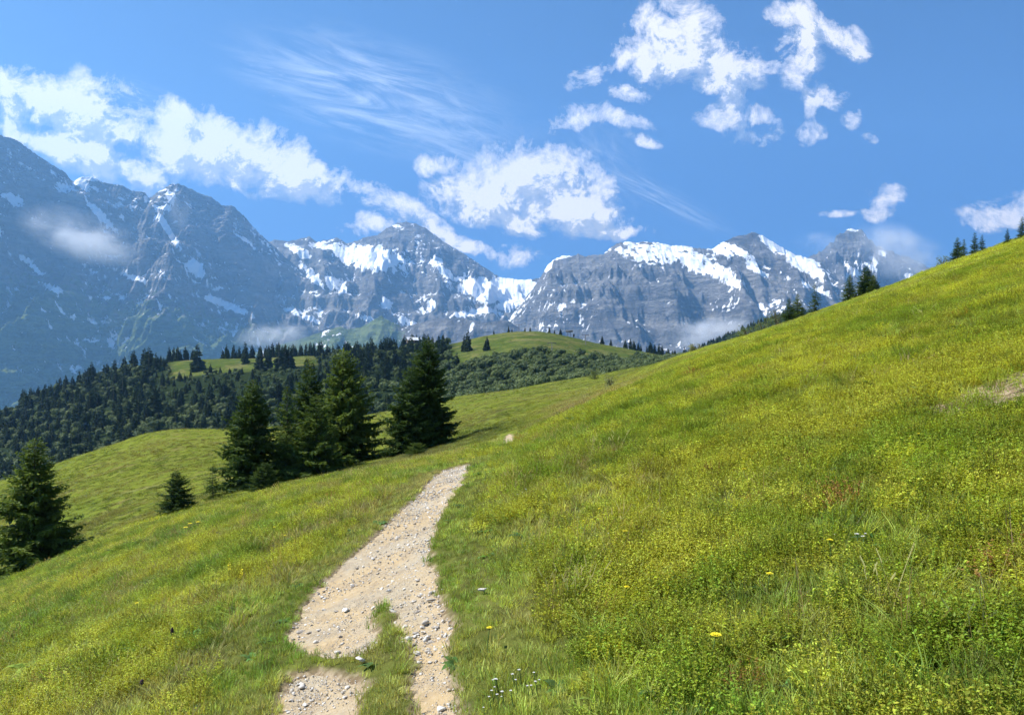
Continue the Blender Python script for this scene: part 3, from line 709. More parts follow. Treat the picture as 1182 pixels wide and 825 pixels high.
def lay_stones():
    coll = collection_of('pebble', [stone_mb(k, .5) for k in range(6)], STONE)
    n = 70000; y = np.exp(rng.uniform(math.log(2.), math.log(19.), n)); x = rng.uniform(-2.6, .6, n)
    sd = path_sd(x, y); patch = fbm(x/.8, y/.8, 3, 91)
    # the stony side of the path is its right half and the stretch beyond eight metres
    xc = np.interp(y, [2, 3.4, 5, 7, 9, 12, 18], [-.25, -.28, -.45, -.85, -1.0, -1.05, -.95])
    st = np.clip(.35+.9*patch+.5*sstep(-.25, .2, x-xc)+.35*sstep(8, 11, y), .04, 1)
    st = np.where((x < -.70+.0*y) & (y < 4.25), st*.3, st)
    keep = (sd < .05) & (rng.random(n) < st); x, y = x[keep], y[keep]; n = len(x)
    s = np.clip(.0050*np.exp(rng.normal(0, .6, n))*(1+.05*y), .003, .03)
    z = base(x, y)-.016-.02*sstep(0, -.3, sd[keep])+s*.25
    rot = np.stack([rng.normal(0, .3, n), rng.normal(0, .3, n), rng.uniform(0, 6.283, n)], 1)
    scatter('gravel', coll, np.stack([x, y, z], 1), rot, np.stack([s, s, s], 1), rng.integers(0, 6, n), np.ones((n, 3)))
    # loose stones one can pick out
    big = [(650,0,0,0)]
    spots = [((347,727),.055,'whitish flat stone at the left edge of the path beside the tall grass'),((389,750),.05,'pale rounded stone at the foot of the bare patch above the grass strip'),
             ((416,771),.055,'white stone lying in the grass strip that crosses the path'),((348,789),.06,'pale flat stone on the lowest bare patch of earth'),
             ((452,703),.075,'dark broken stone at the tip of the grass strip in the path'),((472,735),.06,'pale stone beside the grass strip on the right track'),
             ((498,690),.06,'light grey stone at the right edge of the path below the bend'),((435,634),.05,'dark stone on the left half of the path before the bend'),
             ((374,701),.04,'small grey stone on the left track above the pale flat one'),((399,702),.065,'long flat grey stone across the left track'),
             ((449,679),.05,'grey stone in the stony middle of the path'),((481,667),.05,'grey stone near the right edge of the path, above the light one'),
             ((492,716),.06,'pale slab of stone among the rubble of the right track'),((508,814),.05,'whitish stone at the bottom right edge of the path'),
             ((557,691),.05,'white stone lying alone in the grass to the right of the path'),((367,724),.035,'small whitish stone in the middle of the left track')]
    for k, (p, s, lab) in enumerate(spots):
        h = hit(*p); o = obj('stone', stone_mb(40+k, U(.3, .5)).mesh('stone', STONE)); o.location = (h.x, h.y, float(base(h.x, h.y))-.025+s*.2 if path_sd(np.array([h.x]), np.array([h.y]))[0] < 0 else gz(h.x, h.y)+.04)
        s *= .8; o.scale = (s, s, s); o.rotation_euler = (U(-.2, .2), U(-.2, .2), U(0, 6.28)); tag(o, lab, 'stone', 'loose stones on the footpath')
lay_stones()

# ------------------------------------------------------------------ flowers and single plants
STEM = simple('stem_green', (.07,.12,.025), .7); YEL = simple('yellow_petal', (.78,.66,.03), .6, .12, 40.); WHT = simple('white_petal', (.72,.70,.68), .7, .08, 40.); PURP = simple('brown_seed_head', (.05,.03,.035), .9)
def flower(label, spot, h, rad, mat, group, name='yellow_flower', cat='flower', n=14):
    p = hit(*spot) if isinstance(spot, tuple) else spot
    root = link(bpy.data.objects.new(name, None)); root.location = (p.x, p.y, gz(p.x, p.y)); tag(root, label, cat, group)
    ln = U(-.15, .15)*h, U(-.1, .1)*h
    mb = MB(); mb.tube([(0, 0, 0), (ln[0]*.4, ln[1]*.4, h*.5), (ln[0], ln[1], h)], [.003, .0025, .002], 5); mb.build('stem', STEM, root)
    mb = MB()
    for ring, (rr, zz, m) in enumerate(((1., 0., n), (.7, .15, n-3), (.4, .25, 7))):
        for k in range(m):
            a = 6.283*k/m+ring*.4+U(-.1, .1); c, s = math.cos(a), math.sin(a); r = rad*rr*U(.85, 1.1); w = r*.2; b = Vector((ln[0], ln[1], h))
            mb.quad([b+Vector((-s*w*.3, c*w*.3, 0)), b+Vector((s*w*.3, -c*w*.3, 0)), b+Vector((c*r+s*w, s*r-c*w, rad*zz+rad*.15)), b+Vector((c*r-s*w, s*r+c*w, rad*zz+rad*.15))], U(0, 1))
    mb.build('flower_head', mat, root)
    return root
flower('large bright yellow flower head standing alone low in the grass, nearest of all', (820,778), .16, .025, YEL, None)
g1 = 'yellow flowers on the slope left of the path'
for k, (sp, lab) in enumerate([((213,622),'yellow flower at the left end of the bright clump below the small spruce'),((220,618),'yellow flower in the middle of the bright clump below the small spruce'),((228,616),'yellow flower at the right end of the bright clump below the small spruce')]):
    flower(lab, sp, .3, .055, YEL, g1)
for sp, lab in (((264,672),'taller yellow flower spike of the pair left of the path'),((278,674),'shorter yellow flower spike of the pair left of the path')):
    p = hit(*sp); root = link(bpy.data.objects.new('yellow_flower', None)); root.location = (p.x, p.y, gz(p.x, p.y)); tag(root, lab, 'flower', g1)
    h = .3 if 'taller' in lab else .22; mb = MB(); mb.tube([(0, 0, 0), (.01, 0, h)], [.004, .002], 5); mb.build('stem', STEM, root); mb = MB()
    for k in range(26):
        a = U(0, 6.28); z = h*U(.45, 1.); r = .035*(1.25-z/h); leaf(mb, (.01*z/h, 0, z), (math.cos(a), math.sin(a), .5), r+.012, .018, U(0, 1))
    mb.build('flower_head', YEL, root)
sm = [((1098,390),.2),((1108,387),.2),((1104,394),.2),((860,560),.1),((720,640),.09),((690,603),.09),((676,617),.09),((566,590),.1),((560,556),.12),((548,543),.12),((573,536),.12),((15,705),.16),((28,687),.16),((152,633),.2),((160,712),.12),
      ((315,622),.15),((328,630),.13),((318,602),.15),((345,592),.15),((562,757),.07),((720,705),.07),((960,655),.08),((1060,520),.1),((885,697),.08)]
proto = None
for k, (sp, h) in enumerate(sm):
    p = hit(*sp)
    if proto is None: proto = flower('small yellow flower dotted among the meadow grass, one of many alike', p, .12, .015, YEL, 'small yellow flowers in the meadow'); r_ = proto
    else:
        r_ = proto.copy(); C.objects.link(r_)
        for ch in list(proto.children): c = ch.copy(); C.objects.link(c); c.parent = r_
    r_.location = (p.x, p.y, gz(p.x, p.y)); s = 1.+p.y*.045; r_.scale = (s, s, min(s, 1.6)); r_.rotation_euler = (0, 0, U(0, 6.28))
proto = None
for k in range(32):
    c = hit(*((592, 808) if k < 20 else (672+U(-6, 12), 640+U(-8, 6)) if k < 24 else (603, 580) if k < 27 else (1010+U(-40, 40), 640)))
    sp = Vector((c.x+random.gauss(0, .09), c.y+random.gauss(0, .10), 0))
    if proto is None: proto = flower('tiny white flower in the clover patch by the right edge of the path', sp, .07, .007, WHT, 'tiny white flowers in the grass', 'white_flower', n=9); r_ = proto
    else:
        r_ = proto.copy(); C.objects.link(r_)
        for ch in list(proto.children): c = ch.copy(); C.objects.link(c); c.parent = r_
    if k >= 20: r_['label'] = 'tiny white flower scattered in the slope grass away from the clover patch'
    r_.location = (sp.x, sp.y, gz(sp.x, sp.y)); s = U(.7, 1.2)*(1 if k < 20 else 1.6); r_.scale = (s, s, s)
for sp, lab, h in (((163,806),'dark brown seed head on a short stalk at the lower left',.13),((198,757),'dark purple spike standing in the pale dry grass left of the path',.2)):
    p = hit(*sp); root = link(bpy.data.objects.new('dry_seed_head', None)); root.location = (p.x, p.y, gz(p.x, p.y)); tag(root, lab, 'seed head', 'dry seed heads left of the path')
    mb = MB(); mb.tube([(0, 0, 0), (.005, 0, h)], [.003, .002], 5); mb.build('stem', STEM, root)
    mb = MB(); mb.tube([(.005, 0, h*.75), (.005, 0, h*.85), (.005, 0, h), (.005, 0, h*1.1)], [.006, .016, .014, .003], 8); mb.build('seed_cluster', PURP, root)
LEAF = leafy('broad_leaf', lo=(.14,.22,.03), hi=(.22,.30,.05), trans=.4, scale=9., rough=.9)
for sp, lab, l in (((30,775),'clump of broad light green leaves at the left edge of the meadow',.22),((875,735),'rosette of broad pale leaves in the grass right of the path',.14)):
    p = hit(*sp); mb = herb(13, l); 
    for v in range(len(mb.v)): mb.v[v] = (mb.v[v][0], mb.v[v][1], mb.v[v][2]*1.7)
    o = mb.build('broad_leaved_plant', LEAF); o.location = (p.x, p.y, gz(p.x, p.y)); tag(o, lab, 'plant', 'broad-leaved plants in the meadow')
# ------------------------------------------------------------------ spruces
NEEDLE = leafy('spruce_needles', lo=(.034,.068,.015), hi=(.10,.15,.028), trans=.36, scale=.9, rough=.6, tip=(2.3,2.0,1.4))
BARK = simple('spruce_bark', (.10,.075,.055), .95, .4, 9.)
def spruce_meshes(seed, H, Rb, dens=1., skirt=.0, shape=.85, lop=None):
    """trunk and crown of one spruce; lop=(azimuth, amount) makes one side fuller"""
    if H < 7:                                    # a young tree: grown at seven metres, then scaled
        k = H/7.; tr, cr = spruce_meshes(seed, 7., Rb/k, dens*.8, skirt, shape, lop)
        for m in (tr, cr): m.v = [(a*k, b*k, c*k) for a, b, c in m.v]
        return tr, cr
    rs = random.Random(seed); u = rs.uniform
    tr = MB(); bend = (u(-.02, .02)*H, u(-.02, .02)*H)
    ax = lambda z: Vector((bend[0]*math.sin(3*z/H), bend[1]*math.sin(2.4*z/H), z))
    zs_ = [H*k/14 for k in range(15)]; tr.tube([ax(z) for z in zs_], [max(.012, .017*H*max(0,1-z/H)**.9) for z in zs_], 9)
    cr = MB(); z = H*(.02+skirt); step = max(.10, H*.033/dens)
    while z < H*.985:
        t = z/H; prof_ = ((1-t)**shape)*min(1, .72+1.6*t); nb = max(4, int(9*(1-t)**.4*min(1, dens)+2))
        a0 = u(0, 6.28)
        for b in range(nb):
            az = a0+6.283*b/nb+u(-.35, .35); L = Rb*prof_*u(.55, 1.28)+.009*H
            if lop: L *= 1+lop[1]*math.cos(az-lop[0])
            if u(0, 1) < .06: continue
            rise = -.42+1.0*t**1.3+u(-.14, .14); zz = z+u(-.5, .5)*step; o = ax(zz); d = Vector((math.cos(az), math.sin(az), 0)); sd = Vector((-d.y, d.x, 0))
            tip_up = .22*(1-t)
            cur = lambda s: o+d*(L*s)+Vector((0, 0, L*(rise*s-.22*s*(1-s)+tip_up*s*s*s)))
            if L > .5: cr.tube([cur(.0), cur(.5), cur(.95)], [.012+.012*L, .006+.007*L, .004], 4, 0., False)
            ns = max(3, int(L/(.145*max(1., H/11))*dens)); sh0 = u(0, .35)
            for k in range(ns):
                s = .12+.88*(k+u(0, 1))/ns; p = cur(s); tl = (.16+.34*L*max(0,1-s)**.8*min(1., .35+s*1.3))*u(.7, 1.2)
                tl = min(tl, .62)
                for sg in (-1, 1):
                    a = u(.5, 1.15); e = (d*math.cos(a)+sd*(sg*math.sin(a))+Vector((0, 0, u(-.5, .12)+.15*t))).normalized()
                    w = e.cross(Vector((u(-.5, .5), u(-.5, .5), 1))).normalized()*(tl*u(.15, .24)); q = p+e*tl
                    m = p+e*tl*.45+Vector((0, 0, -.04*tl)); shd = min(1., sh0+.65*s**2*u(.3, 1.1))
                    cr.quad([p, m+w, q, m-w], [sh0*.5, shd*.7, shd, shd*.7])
                    if u(0, 1) < .8:        # needle fan turned on edge gives the spray body
                        w2 = e.cross(w).normalized()*(tl*u(.10, .17)); cr.quad([p, m+w2*.5, q, m-w2*1.4], [sh0*.5, shd*.7, shd, shd*.6])
                    if L > .6 and u(0, 1) < .55:   # hanging twiglets
                        hq = m+Vector((u(-.05, .05), u(-.05, .05), -tl*u(.4, .75))); cr.quad([m, m.lerp(hq, .5)+w*.8, hq, m.lerp(hq, .5)-w*.8], [shd*.5]*4)
        z += step*u(.75, 1.25)*(1-.45*t)
    top = ax(H*.97)
    for k in range(14):
        a = u(0, 6.28); p = top+Vector((0, 0, u(-.04, .02)*H)); e = Vector((math.cos(a)*.45, math.sin(a)*.45, 1)).normalized(); l = u(.012, .03)*H; w = e.cross(Vector((0, 0, 1))).normalized()*l*.16
        cr.quad([p, p+e*l*.5+w, p+e*l, p+e*l*.5-w], [.4, .7, 1, .7])
    return tr, cr
def plant_spruce(seed, px, top, Y, half, label, group=None, foot_py=None, sink=.1, name='spruce_tree', dens=1.12, **kw):
    x = (px-CX)/F*Y; z = gz(x, Y)-sink; H = (CY-top)/F*Y-z; Rb = half*1.1/F*Y
    root = link(bpy.data.objects.new(name, None)); root.location = (x, Y, z); tag(root, label, 'tree', group)
    tr, cr = spruce_meshes(seed, H, Rb, dens, **kw)
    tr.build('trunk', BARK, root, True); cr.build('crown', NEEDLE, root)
    print('spruce', px, 'H=%.1f R=%.1f faces=%d' % (H, Rb, len(cr.q)))
    return root
G1 = 'spruces on the edge below the path'
plant_spruce(1, 40, 506, 40, 52, 'dark broad spruce standing alone at the left edge of the picture', shape=.75, dens=1.4)
plant_spruce(2, 203, 543, 41, 24, 'small bushy young spruce standing apart on the slope left of the tree cluster', G1, shape=.7)
plant_spruce(3, 246, 536, 46, 13, 'thin sparse young spruce between the small bushy one and the cluster', G1, dens=.7, shape=.8)
plant_spruce(4, 293, 438, 50, 44, 'tall spruce at the left end of the cluster, sunlit on its left side', G1, shape=.72)
plant_spruce(5, 331, 446, 60, 26, 'slim spruce half hidden behind the middle of the cluster', G1, shape=.8)
plant_spruce(6, 356, 413, 62, 36, 'tall narrow spruce in the middle of the cluster, just left of the darkest one', G1, shape=.8)
plant_spruce(7, 397, 402, 55, 46, 'tallest darkest spruce of the cluster, at its right end with wide low branches', G1, shape=.72, lop=(0., .12), dens=1.15)
plant_spruce(8, 366, 455, 50, 38, 'lighter green spruce in front of the darkest one of the cluster', G1, shape=.72)
plant_spruce(9, 306, 534, 45, 22, 'low young spruce in front of the left end of the cluster', G1, shape=.65)
plant_spruce(10, 494, 390, 55, 37, 'big dark spruce beside the top of the path with bare grass on both sides', G1, shape=.62, lop=(3.1, .12), dens=1.2)
plant_spruce(11, 474, 424, 53.5, 36, 'sunlit spruce grown into the left side of the big dark one by the path', G1, shape=.66)
plant_spruce(12, 481, 512, 47, 17, 'small bright green spruce bush at the foot of the big dark one by the path', G1, shape=.55)
plant_spruce(13, 124, 653, 24, 7, 'tiny spruce seedling alone in the grass on the left slope', None, shape=.7, sink=.02, name='spruce_seedling')
plant_spruce(31, 330, 500, 52, 24, 'half-grown spruce filling the gap in the middle of the cluster', G1, shape=.6)
G2 = 'small spruces on the skyline of the right slope'
for k, (px, top, Y, half, lab, dn) in enumerate([
    (911,348,92,9,'leaning ragged spruce, lowest of the line climbing the skyline',.9),(921,343,94,9,'ragged spruce close beside the lowest one on the skyline',.9),(940,332,90,8,'slender spruce standing alone on the skyline between the lower pair and the dense group',.8),
    (981,321,86,9,'dense spruce at the left of the three together on the skyline',1.),(999,311,85,13,'broadest and tallest spruce of the three together on the skyline',1.1),(1009,321,84,8,'short spruce at the right of the three together on the skyline',1.),
    (1105,278,70,8,'fullest spruce of the upper skyline group',1.),(1113,280,69,5,'short spruce between two others in the upper skyline group',.9),(1125,272,68,6,'tallest spruce of the upper skyline group, thin at the top',.9),(1134,275,67,5,'slim spruce at the right end of the upper skyline group',.9),
    (1163,268,65,4,'tiny spruce alone near the top of the skyline',.9),(1180,254,64,6,'topmost spruce on the skyline at the right edge of the picture',.9)]):
    plant_spruce(50+k, px, top-4, Y, half*1.15, lab, G2, dens=dn, shape=.75, sink=.15)

# ------------------------------------------------------------------ shrubs
def shrub_mb(seed, h, r, n, ls):
    rs = random.Random(seed); u = rs.uniform; st = MB(); mb = MB()
    for k in range(9):
        a = u(0, 6.28); q = Vector((math.cos(a)*r*u(.3, .9), math.sin(a)*r*u(.3, .9), h*u(.6, 1.))); st.tube([(0, 0, 0), q*.5+Vector((0, 0, h*.08)), q], [.02*h, .012*h, .004*h], 5)
        for j in range(n//9):
            zt = u(.06, 1.); rr = r*math.sqrt(u(.1, 1.))*(1.05-.75*abs(zt-.4)**1.2)*(1+.25*math.sin(3*a+5*zt)); b = a+u(-.5, .5); p = Vector((math.cos(b)*rr, math.sin(b)*rr, zt*h*(.8+.25*math.sin(2.3*a)))); e = Vector((u(-1, 1), u(-1, 1), u(-.3, 1)))
            d = e.normalized(); s = d.cross(Vector((u(-1, 1), u(-1, 1), 1))).normalized(); l = ls*u(.7, 1.3); mb.quad([p, p+d*l*.5+s*l*.3, p+d*l, p+d*l*.5-s*l*.3], u(0, 1))
    return st, mb
SHRUB = leafy('shrub_leaf', lo=(.075,.105,.030), hi=(.13,.165,.060), trans=.35, scale=2.)
GREYLEAF = leafy('grey_leaf', lo=(.12,.14,.075), hi=(.20,.21,.12), trans=.3, scale=3.)
for k, (px, Y, hp, wp, lab, mt) in enumerate([(897,96,21,13,'tall light green shrub on the skyline below the lowest spruces',SHRUB),(880,98,17,12,'light green shrub on the skyline, middle one of three',SHRUB),(862,101,12,12,'lowest light green shrub of three on the skyline',SHRUB),
    (705,70,15,8,'pale grey-green bush standing alone where the two slopes meet',GREYLEAF),(686,160,12,8,'dark round bush on the far meadow behind the pale one',SHRUB),(803,100,8,8,'small pale bush low on the sunny slope',GREYLEAF),(1089,72,14,9,'rounded light green bush left of the upper skyline spruces',SHRUB)]):
    x = (px-CX)/F*Y; root = link(bpy.data.objects.new('shrub', None)); root.location = (x, Y, gz(x, Y)-.05); tag(root, lab, 'shrub', 'shrubs on the meadow')
    st, mb = shrub_mb(k+5, hp/F*Y, wp/F*Y, 700, .10/70*Y); st.build('stem', BARK, root); mb.build('foliage', mt, root)

# ------------------------------------------------------------------ the wood on the hillside beyond the meadow
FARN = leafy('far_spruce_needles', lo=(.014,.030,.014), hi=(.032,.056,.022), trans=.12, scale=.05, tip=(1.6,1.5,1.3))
FARL = leafy('far_broad_leaf', lo=(.046,.075,.028), hi=(.11,.15,.055), trans=.25, scale=.06, tip=(1.6,1.5,1.3))
def far_spruce_mb(seed, H=16., Rb=2.9):
    rs = random.Random(seed); u = rs.uniform; mb = MB(); mb.tube([(0, 0, 0), (0, 0, H*.9)], [.3, .05], 5); z = H*.06
    while z < H*.97:
        t = z/H; nb = 9 if t < .7 else 6
        for b in range(nb):
            az = u(0, 6.28); L = (Rb*(1-t)**.8*min(1, .7+1.5*t)+.12)*u(.6, 1.2); d = Vector((math.cos(az), math.sin(az), 0)); s = Vector((-d.y, d.x, 0)); o = Vector((0, 0, z+u(-.3, .3)))
            tip = o+d*L+Vector((0, 0, L*(-.45+.7*t))); w = L*u(.22, .38)+.1; m = o.lerp(tip, .6)
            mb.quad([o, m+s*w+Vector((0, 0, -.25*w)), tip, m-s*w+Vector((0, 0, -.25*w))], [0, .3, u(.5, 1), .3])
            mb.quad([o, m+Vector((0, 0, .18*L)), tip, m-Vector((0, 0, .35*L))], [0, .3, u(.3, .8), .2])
        z += H*.042*u(.8, 1.2)
    return mb
def far_broad_mb(seed, h=7., r=3.2):
    rs = random.Random(seed); u = rs.uniform; mb = MB(); mb.tube([(0, 0, 0), (0, 0, h*.6)], [.18, .08], 5)
    lobes = [(Vector((u(-.5, .5)*r, u(-.5, .5)*r, h*u(.35, .85))), r*u(.22, .55)) for _ in range(11)]
    for c, lr in lobes:
        for k in range(120):
            d = Vector((rs.gauss(0, 1), rs.gauss(0, 1), rs.gauss(.25, 1))).normalized(); p = c+d*lr*u(.65, 1.08)
            n = (d+Vector((u(-.7, .7), u(-.7, .7), u(-.3, .7)))).normalized(); a = n.orthogonal().normalized(); b = n.cross(a); l = u(.16, .42)
            mb.quad([p-a*l, p+b*l*.7, p+a*l, p-b*l*.7], u(0, 1))
    return mb
FS = [far_spruce_mb(k, 16, U(3.6, 4.8)).mesh('spruce_tree', FARN) for k in range(6)]
FB = [far_broad_mb(k).mesh('broadleaf_tree', FARL) for k in range(6)]
def far_tree(kind, px, Y, h, label, group, wide=1.):
    me = random.choice(FS if kind == 's' else FB); o = obj('spruce_tree' if kind == 's' else 'broadleaf_tree', me)
    x = (px-CX)/F*Y; s = h/(16. if kind == 's' else 7.5); o.location = (x, Y, gz(x, Y)-.4); w = s*U(.85, 1.15)*wide; o.scale = (w, w, s); o.rotation_euler = (0, 0, U(0, 6.28))
    tag(o, label, 'tree', group); return o
def HPX(p, Y): return p/F*Y
cnt = {'s': 0, 'b': 0}
def row(px0, px1, Y, n, hp0, hp1, label, group, jit=1.5, dy=8):
    for k in range(n):
        px = px0+(px1-px0)*(k+.5)/n+U(-jit, jit); Yk = Y+U(-dy, dy); far_tree('s', px, Yk, HPX(U(hp0, hp1), Yk), label, group); cnt['s'] += 1
# rows on the crests
gr = 'spruces in rows on the grassy crest'
row(193, 228, 648, 8, 13, 20, 'dark spruce in the leftmost tight row on the grassy crest', gr)
row(254, 292, 648, 9, 11, 19, 'dark spruce in the second tight row along the grassy crest', gr)
row(297, 316, 648, 6, 13, 20, 'dark spruce in the short third row on the grassy crest', gr)
row(318, 350, 650, 10, 12, 18, 'dark spruce where the crest row closes up behind the cluster of near trees', gr)
row(350, 432, 655, 20, 13, 20, 'dark spruce in the long unbroken row on the crest left of the hut', gr, 2)
row(434, 500, 640, 20, 12, 21, 'dark spruce in the tall dense group around the hut on the crest', gr, 2, 14)
far_tree('s', 172, 600, HPX(29, 600), 'very tall spruce rising above the wood at the left end of the grassy strip', 'tall spruces at the grassy strip', 1.25)
far_tree('s', 180, 590, HPX(24, 590), 'tall spruce just right of the tallest one at the left end of the grassy strip', 'tall spruces at the grassy strip', 1.15)
far_tree('s', 228, 575, HPX(33, 575), 'tall full spruce standing out in front of the grassy strip', 'tall spruces at the grassy strip', 1.3)
far_tree('s', 283, 590, HPX(27, 590), 'pointed spruce in front of the middle of the grassy strip', 'tall spruces at the grassy strip', 1.)
for px, h in ((300,26),(310,28),(322,33),(329,31),(334,28)): far_tree('s', px, 540, HPX(h, 540), 'tall spruce in the dense clump before the right end of the grassy strip', 'tall spruces at the grassy strip', 1.15)
gk = 'little trees on the round knoll'
for px, h, lab in ((570,6,'tiny spruce at the left shoulder of the knoll'),(587,8,'small spruce left of the knoll top'),(591,5,'tiny spruce close beside the one left of the knoll top'),(606,6,'round-looking small spruce on the knoll top'),(612,6,'second small spruce on the knoll top'),(634,8,'upright spruce just right of the knoll top'),(640,6,'short spruce right of the upright one on the knoll'),(647,9,'spruce beside the lift station on the knoll')):
    far_tree('s', px, 660, HPX(h, 660), lab, gk, .9)
for px, h in ((695,11),(705,9)): far_tree('s', px, 655, HPX(h, 655), 'single spruce of a pair on the right flank of the knoll', gk)
row(718, 780, 660, 17, 7, 15, 'spruce in the row running down the right flank of the knoll', 'spruces right of the knoll', 2, 10)
row(788, 800, 640, 3, 9, 14, 'spruce at the lower end of the row right of the knoll', 'spruces right of the knoll', 1, 10)
# wood on the slope
def fill(kind, n, px0, px1, Y0, Y1, h0, h1, label, group, dmin, cond=None):
    pts = []; tries = 0
    while len(pts) < n and tries < n*60:
        tries += 1; Y = math.sqrt(U(Y0*Y0, Y1*Y1)); px = U(px0, px1)
        if forest_mask(np.array([px]), np.array([Y]))[0] < .5 or (cond and not cond(px, Y)): continue
        x = (px-CX)/F*Y
        if any((x-a)**2+(Y-b)**2 < dmin*dmin for a, b in pts): continue
        pts.append((x, Y)); far_tree(kind, px, Y, U(h0, h1)*(.5 if 180 < px < 385 and Y > 455 else 1.), label, group, U(.9, 1.2)); cnt[kind] += 1
fill('s', 46, -12, 110, 470, 640, 10, 17, 'dark spruce in the wood at the far left below the rock wall', 'spruces of the wooded hillside', 8)
fill('s', 62, 90, 260, 440, 640, 10, 19, 'dark spruce in the wooded hillside below the grassy strip', 'spruces of the wooded hillside', 8)
fill('s', 40, 260, 530, 420, 620, 10, 18, 'dark spruce in the wood behind the cluster of near trees', 'spruces of the wooded hillside', 8)
far_tree('s', 540, 560, HPX(26, 560), 'pointed spruce at the left foot of the knoll', 'spruces of the wooded hillside'); far_tree('s', 536, 565, HPX(20, 565), 'shorter spruce beside the pointed one at the left foot of the knoll', 'spruces of the wooded hillside'); far_tree('s', 562, 540, HPX(18, 540), 'spruce rising above the bushes at the foot of the knoll', 'spruces of the wooded hillside')
fill('b', 105, -15, 270, 360, 560, 4.5, 8.5, 'green broadleaf tree among the spruces of the left hillside', 'broadleaf trees of the wooded hillside', 6)
fill('b', 55, 260, 530, 360, 540, 4.5, 8.5, 'green broadleaf tree in the wood behind the cluster of near trees', 'broadleaf trees of the wooded hillside', 6)
fill('b', 90, 515, 770, 340, 470, 6.5, 10., 'round broadleaf tree in the dark band at the foot of the knoll', 'broadleaf trees below the knoll', 6)
# what is left of the wood between these trees, and the wood on the next hill, as one mass
def wood_mass():
    coll = bpy.data.collections.new('wood_sample')
    for k, me in enumerate(FS[:3]+FB[:3]): coll.objects.link(bpy.data.objects.new('wood_sample_%02d' % k, me))
    X = []; S = []; I = []
    def put(n, px0, px1, Y0, Y1, ps, h0, h1):
        for _ in range(n):
            Y = math.sqrt(U(Y0*Y0, Y1*Y1)); px = U(px0, px1)
            if forest_mask(np.array([px]), np.array([Y]))[0] < .5: continue
            x = (px-CX)/F*Y; sp = U(0, 1) < ps; h = U(h0, h1)*(1. if sp else .55)*(.55 if 180 < px < 385 and Y > 455 else 1.)
            X.append((x, Y, gz(x, Y)-.4)); s = h/(16 if sp else 7.5); S.append((s*1.1, s*1.1, s)); I.append(random.randint(0, 2) if sp else random.randint(3, 5))
    put(1500, -30, 530, 330, 640, .3, 8, 14); put(420, -30, 330, 330, 440, .25, 9, 13); put(520, 510, 790, 320, 470, .0, 10, 15); put(500, 785, 930, 860, 1260, .4, 5, 9); put(70, 780, 925, 1180, 1230, .6, 5, 10)
    n = len(X); rot = np.zeros((n, 3)); rot[:, 2] = rng.uniform(0, 6.28, n)
    o = scatter('forest', coll, X, rot, S, I, np.ones((n, 3)))
wood_mass()
print('far trees', cnt)
# ------------------------------------------------------------------ hut and ski lift, far off
WALLW = simple('weathered_boards', (.10,.075,.055), .85, .3, .8); ROOFM = simple('pale_metal_roof', (.55,.57,.60), .45, .08, .5); STEEL = simple('grey_steel', (.09,.095,.10), .6, .15, .5); GLASS = simple('dark_glass', (.02,.025,.03), .2)
def at_ground(px, Y): x = (px-CX)/F*Y; return Vector((x, Y, gz(x, Y)))
def hut():
    p = at_ground(476, 628); r = link(bpy.data.objects.new('hut', None)); r.location = p+Vector((0, 0, 6.2)); r.rotation_euler = (0, 0, .35)
    tag(r, 'small dark hut with a pale metal roof among the spruces on the crest', 'hut')
    m = MB(); m.box(-4, 4, -3, 3, -6.6, 2.6); m.build('wall', WALLW, r)
    m = MB(); h0, h1 = 2.5, 4.6
    for s in (-1, 1):
        m.quad([(-4.7, s*3.9, h0-.35), (4.7, s*3.9, h0-.35), (4.7, 0, h1), (-4.7, 0, h1)]); m.quad([(-4.7, s*3.9, h0-.6), (4.7, s*3.9, h0-.6), (4.7, 0, h1-.25), (-4.7, 0, h1-.25)]); m.quad([(-4.7, s*3.9, h0-.6), (4.7, s*3.9, h0-.6), (4.7, s*3.9, h0-.35), (-4.7, s*3.9, h0-.35)])
        for e in (-4.7, 4.7): m.quad([(e, s*3.9, h0-.6), (e, 0, h1-.25), (e, 0, h1), (e, s*3.9, h0-.35)])
    rf = m.build('roof', ROOFM, r); m = MB(); m.box(1.5, 2.1, .8, 1.4, 3.4, 5.4); m.build('chimney', WALLW, rf)
    for x in (-2.4, 1.4): m = MB(); m.box(x, x+1.1, -3.04, -2.98, .4, 1.6); m.build('window', GLASS, r)
def station():
    p = at_ground(657, 650); r = link(bpy.data.objects.new('lift_station', None)); r.location = p; r.scale = (.5, .55, .75); tag(r, 'dark steel ski lift station standing on the right side of the knoll top', 'ski lift')
    for x in (-3., 3.): m = MB(); m.tube([(x, 0, -.5), (x*.8, 0, 5.2)], [.35, .28], 8); m.build('support', STEEL, r)
    m = MB(); m.box(-6, 6, -1.6, 1.6, 5.2, 6.6); m.quad([(-6, -1.6, 6.605), (6, -1.6, 6.605), (5, 0, 7.6), (-5, 0, 7.6)]); m.quad([(-6, 1.6, 6.605), (6, 1.6, 6.605), (5, 0, 7.6), (-5, 0, 7.6)]); m.build('machine_housing', STEEL, r)
    m = MB(); m.tube([(0, 0, 4.6), (0, 0, 4.9)], [2.4, 2.4], 20); m.build('cable_wheel', STEEL, r)
    m = MB(); m.box(6.5, 9, -1.2, 1.2, -.3, 3.); c = m.build('cabin', WALLW, r); m = MB(); m.box(6.8, 8.7, -1.24, -1.19, 1.2, 2.4); m.build('window', GLASS, c)
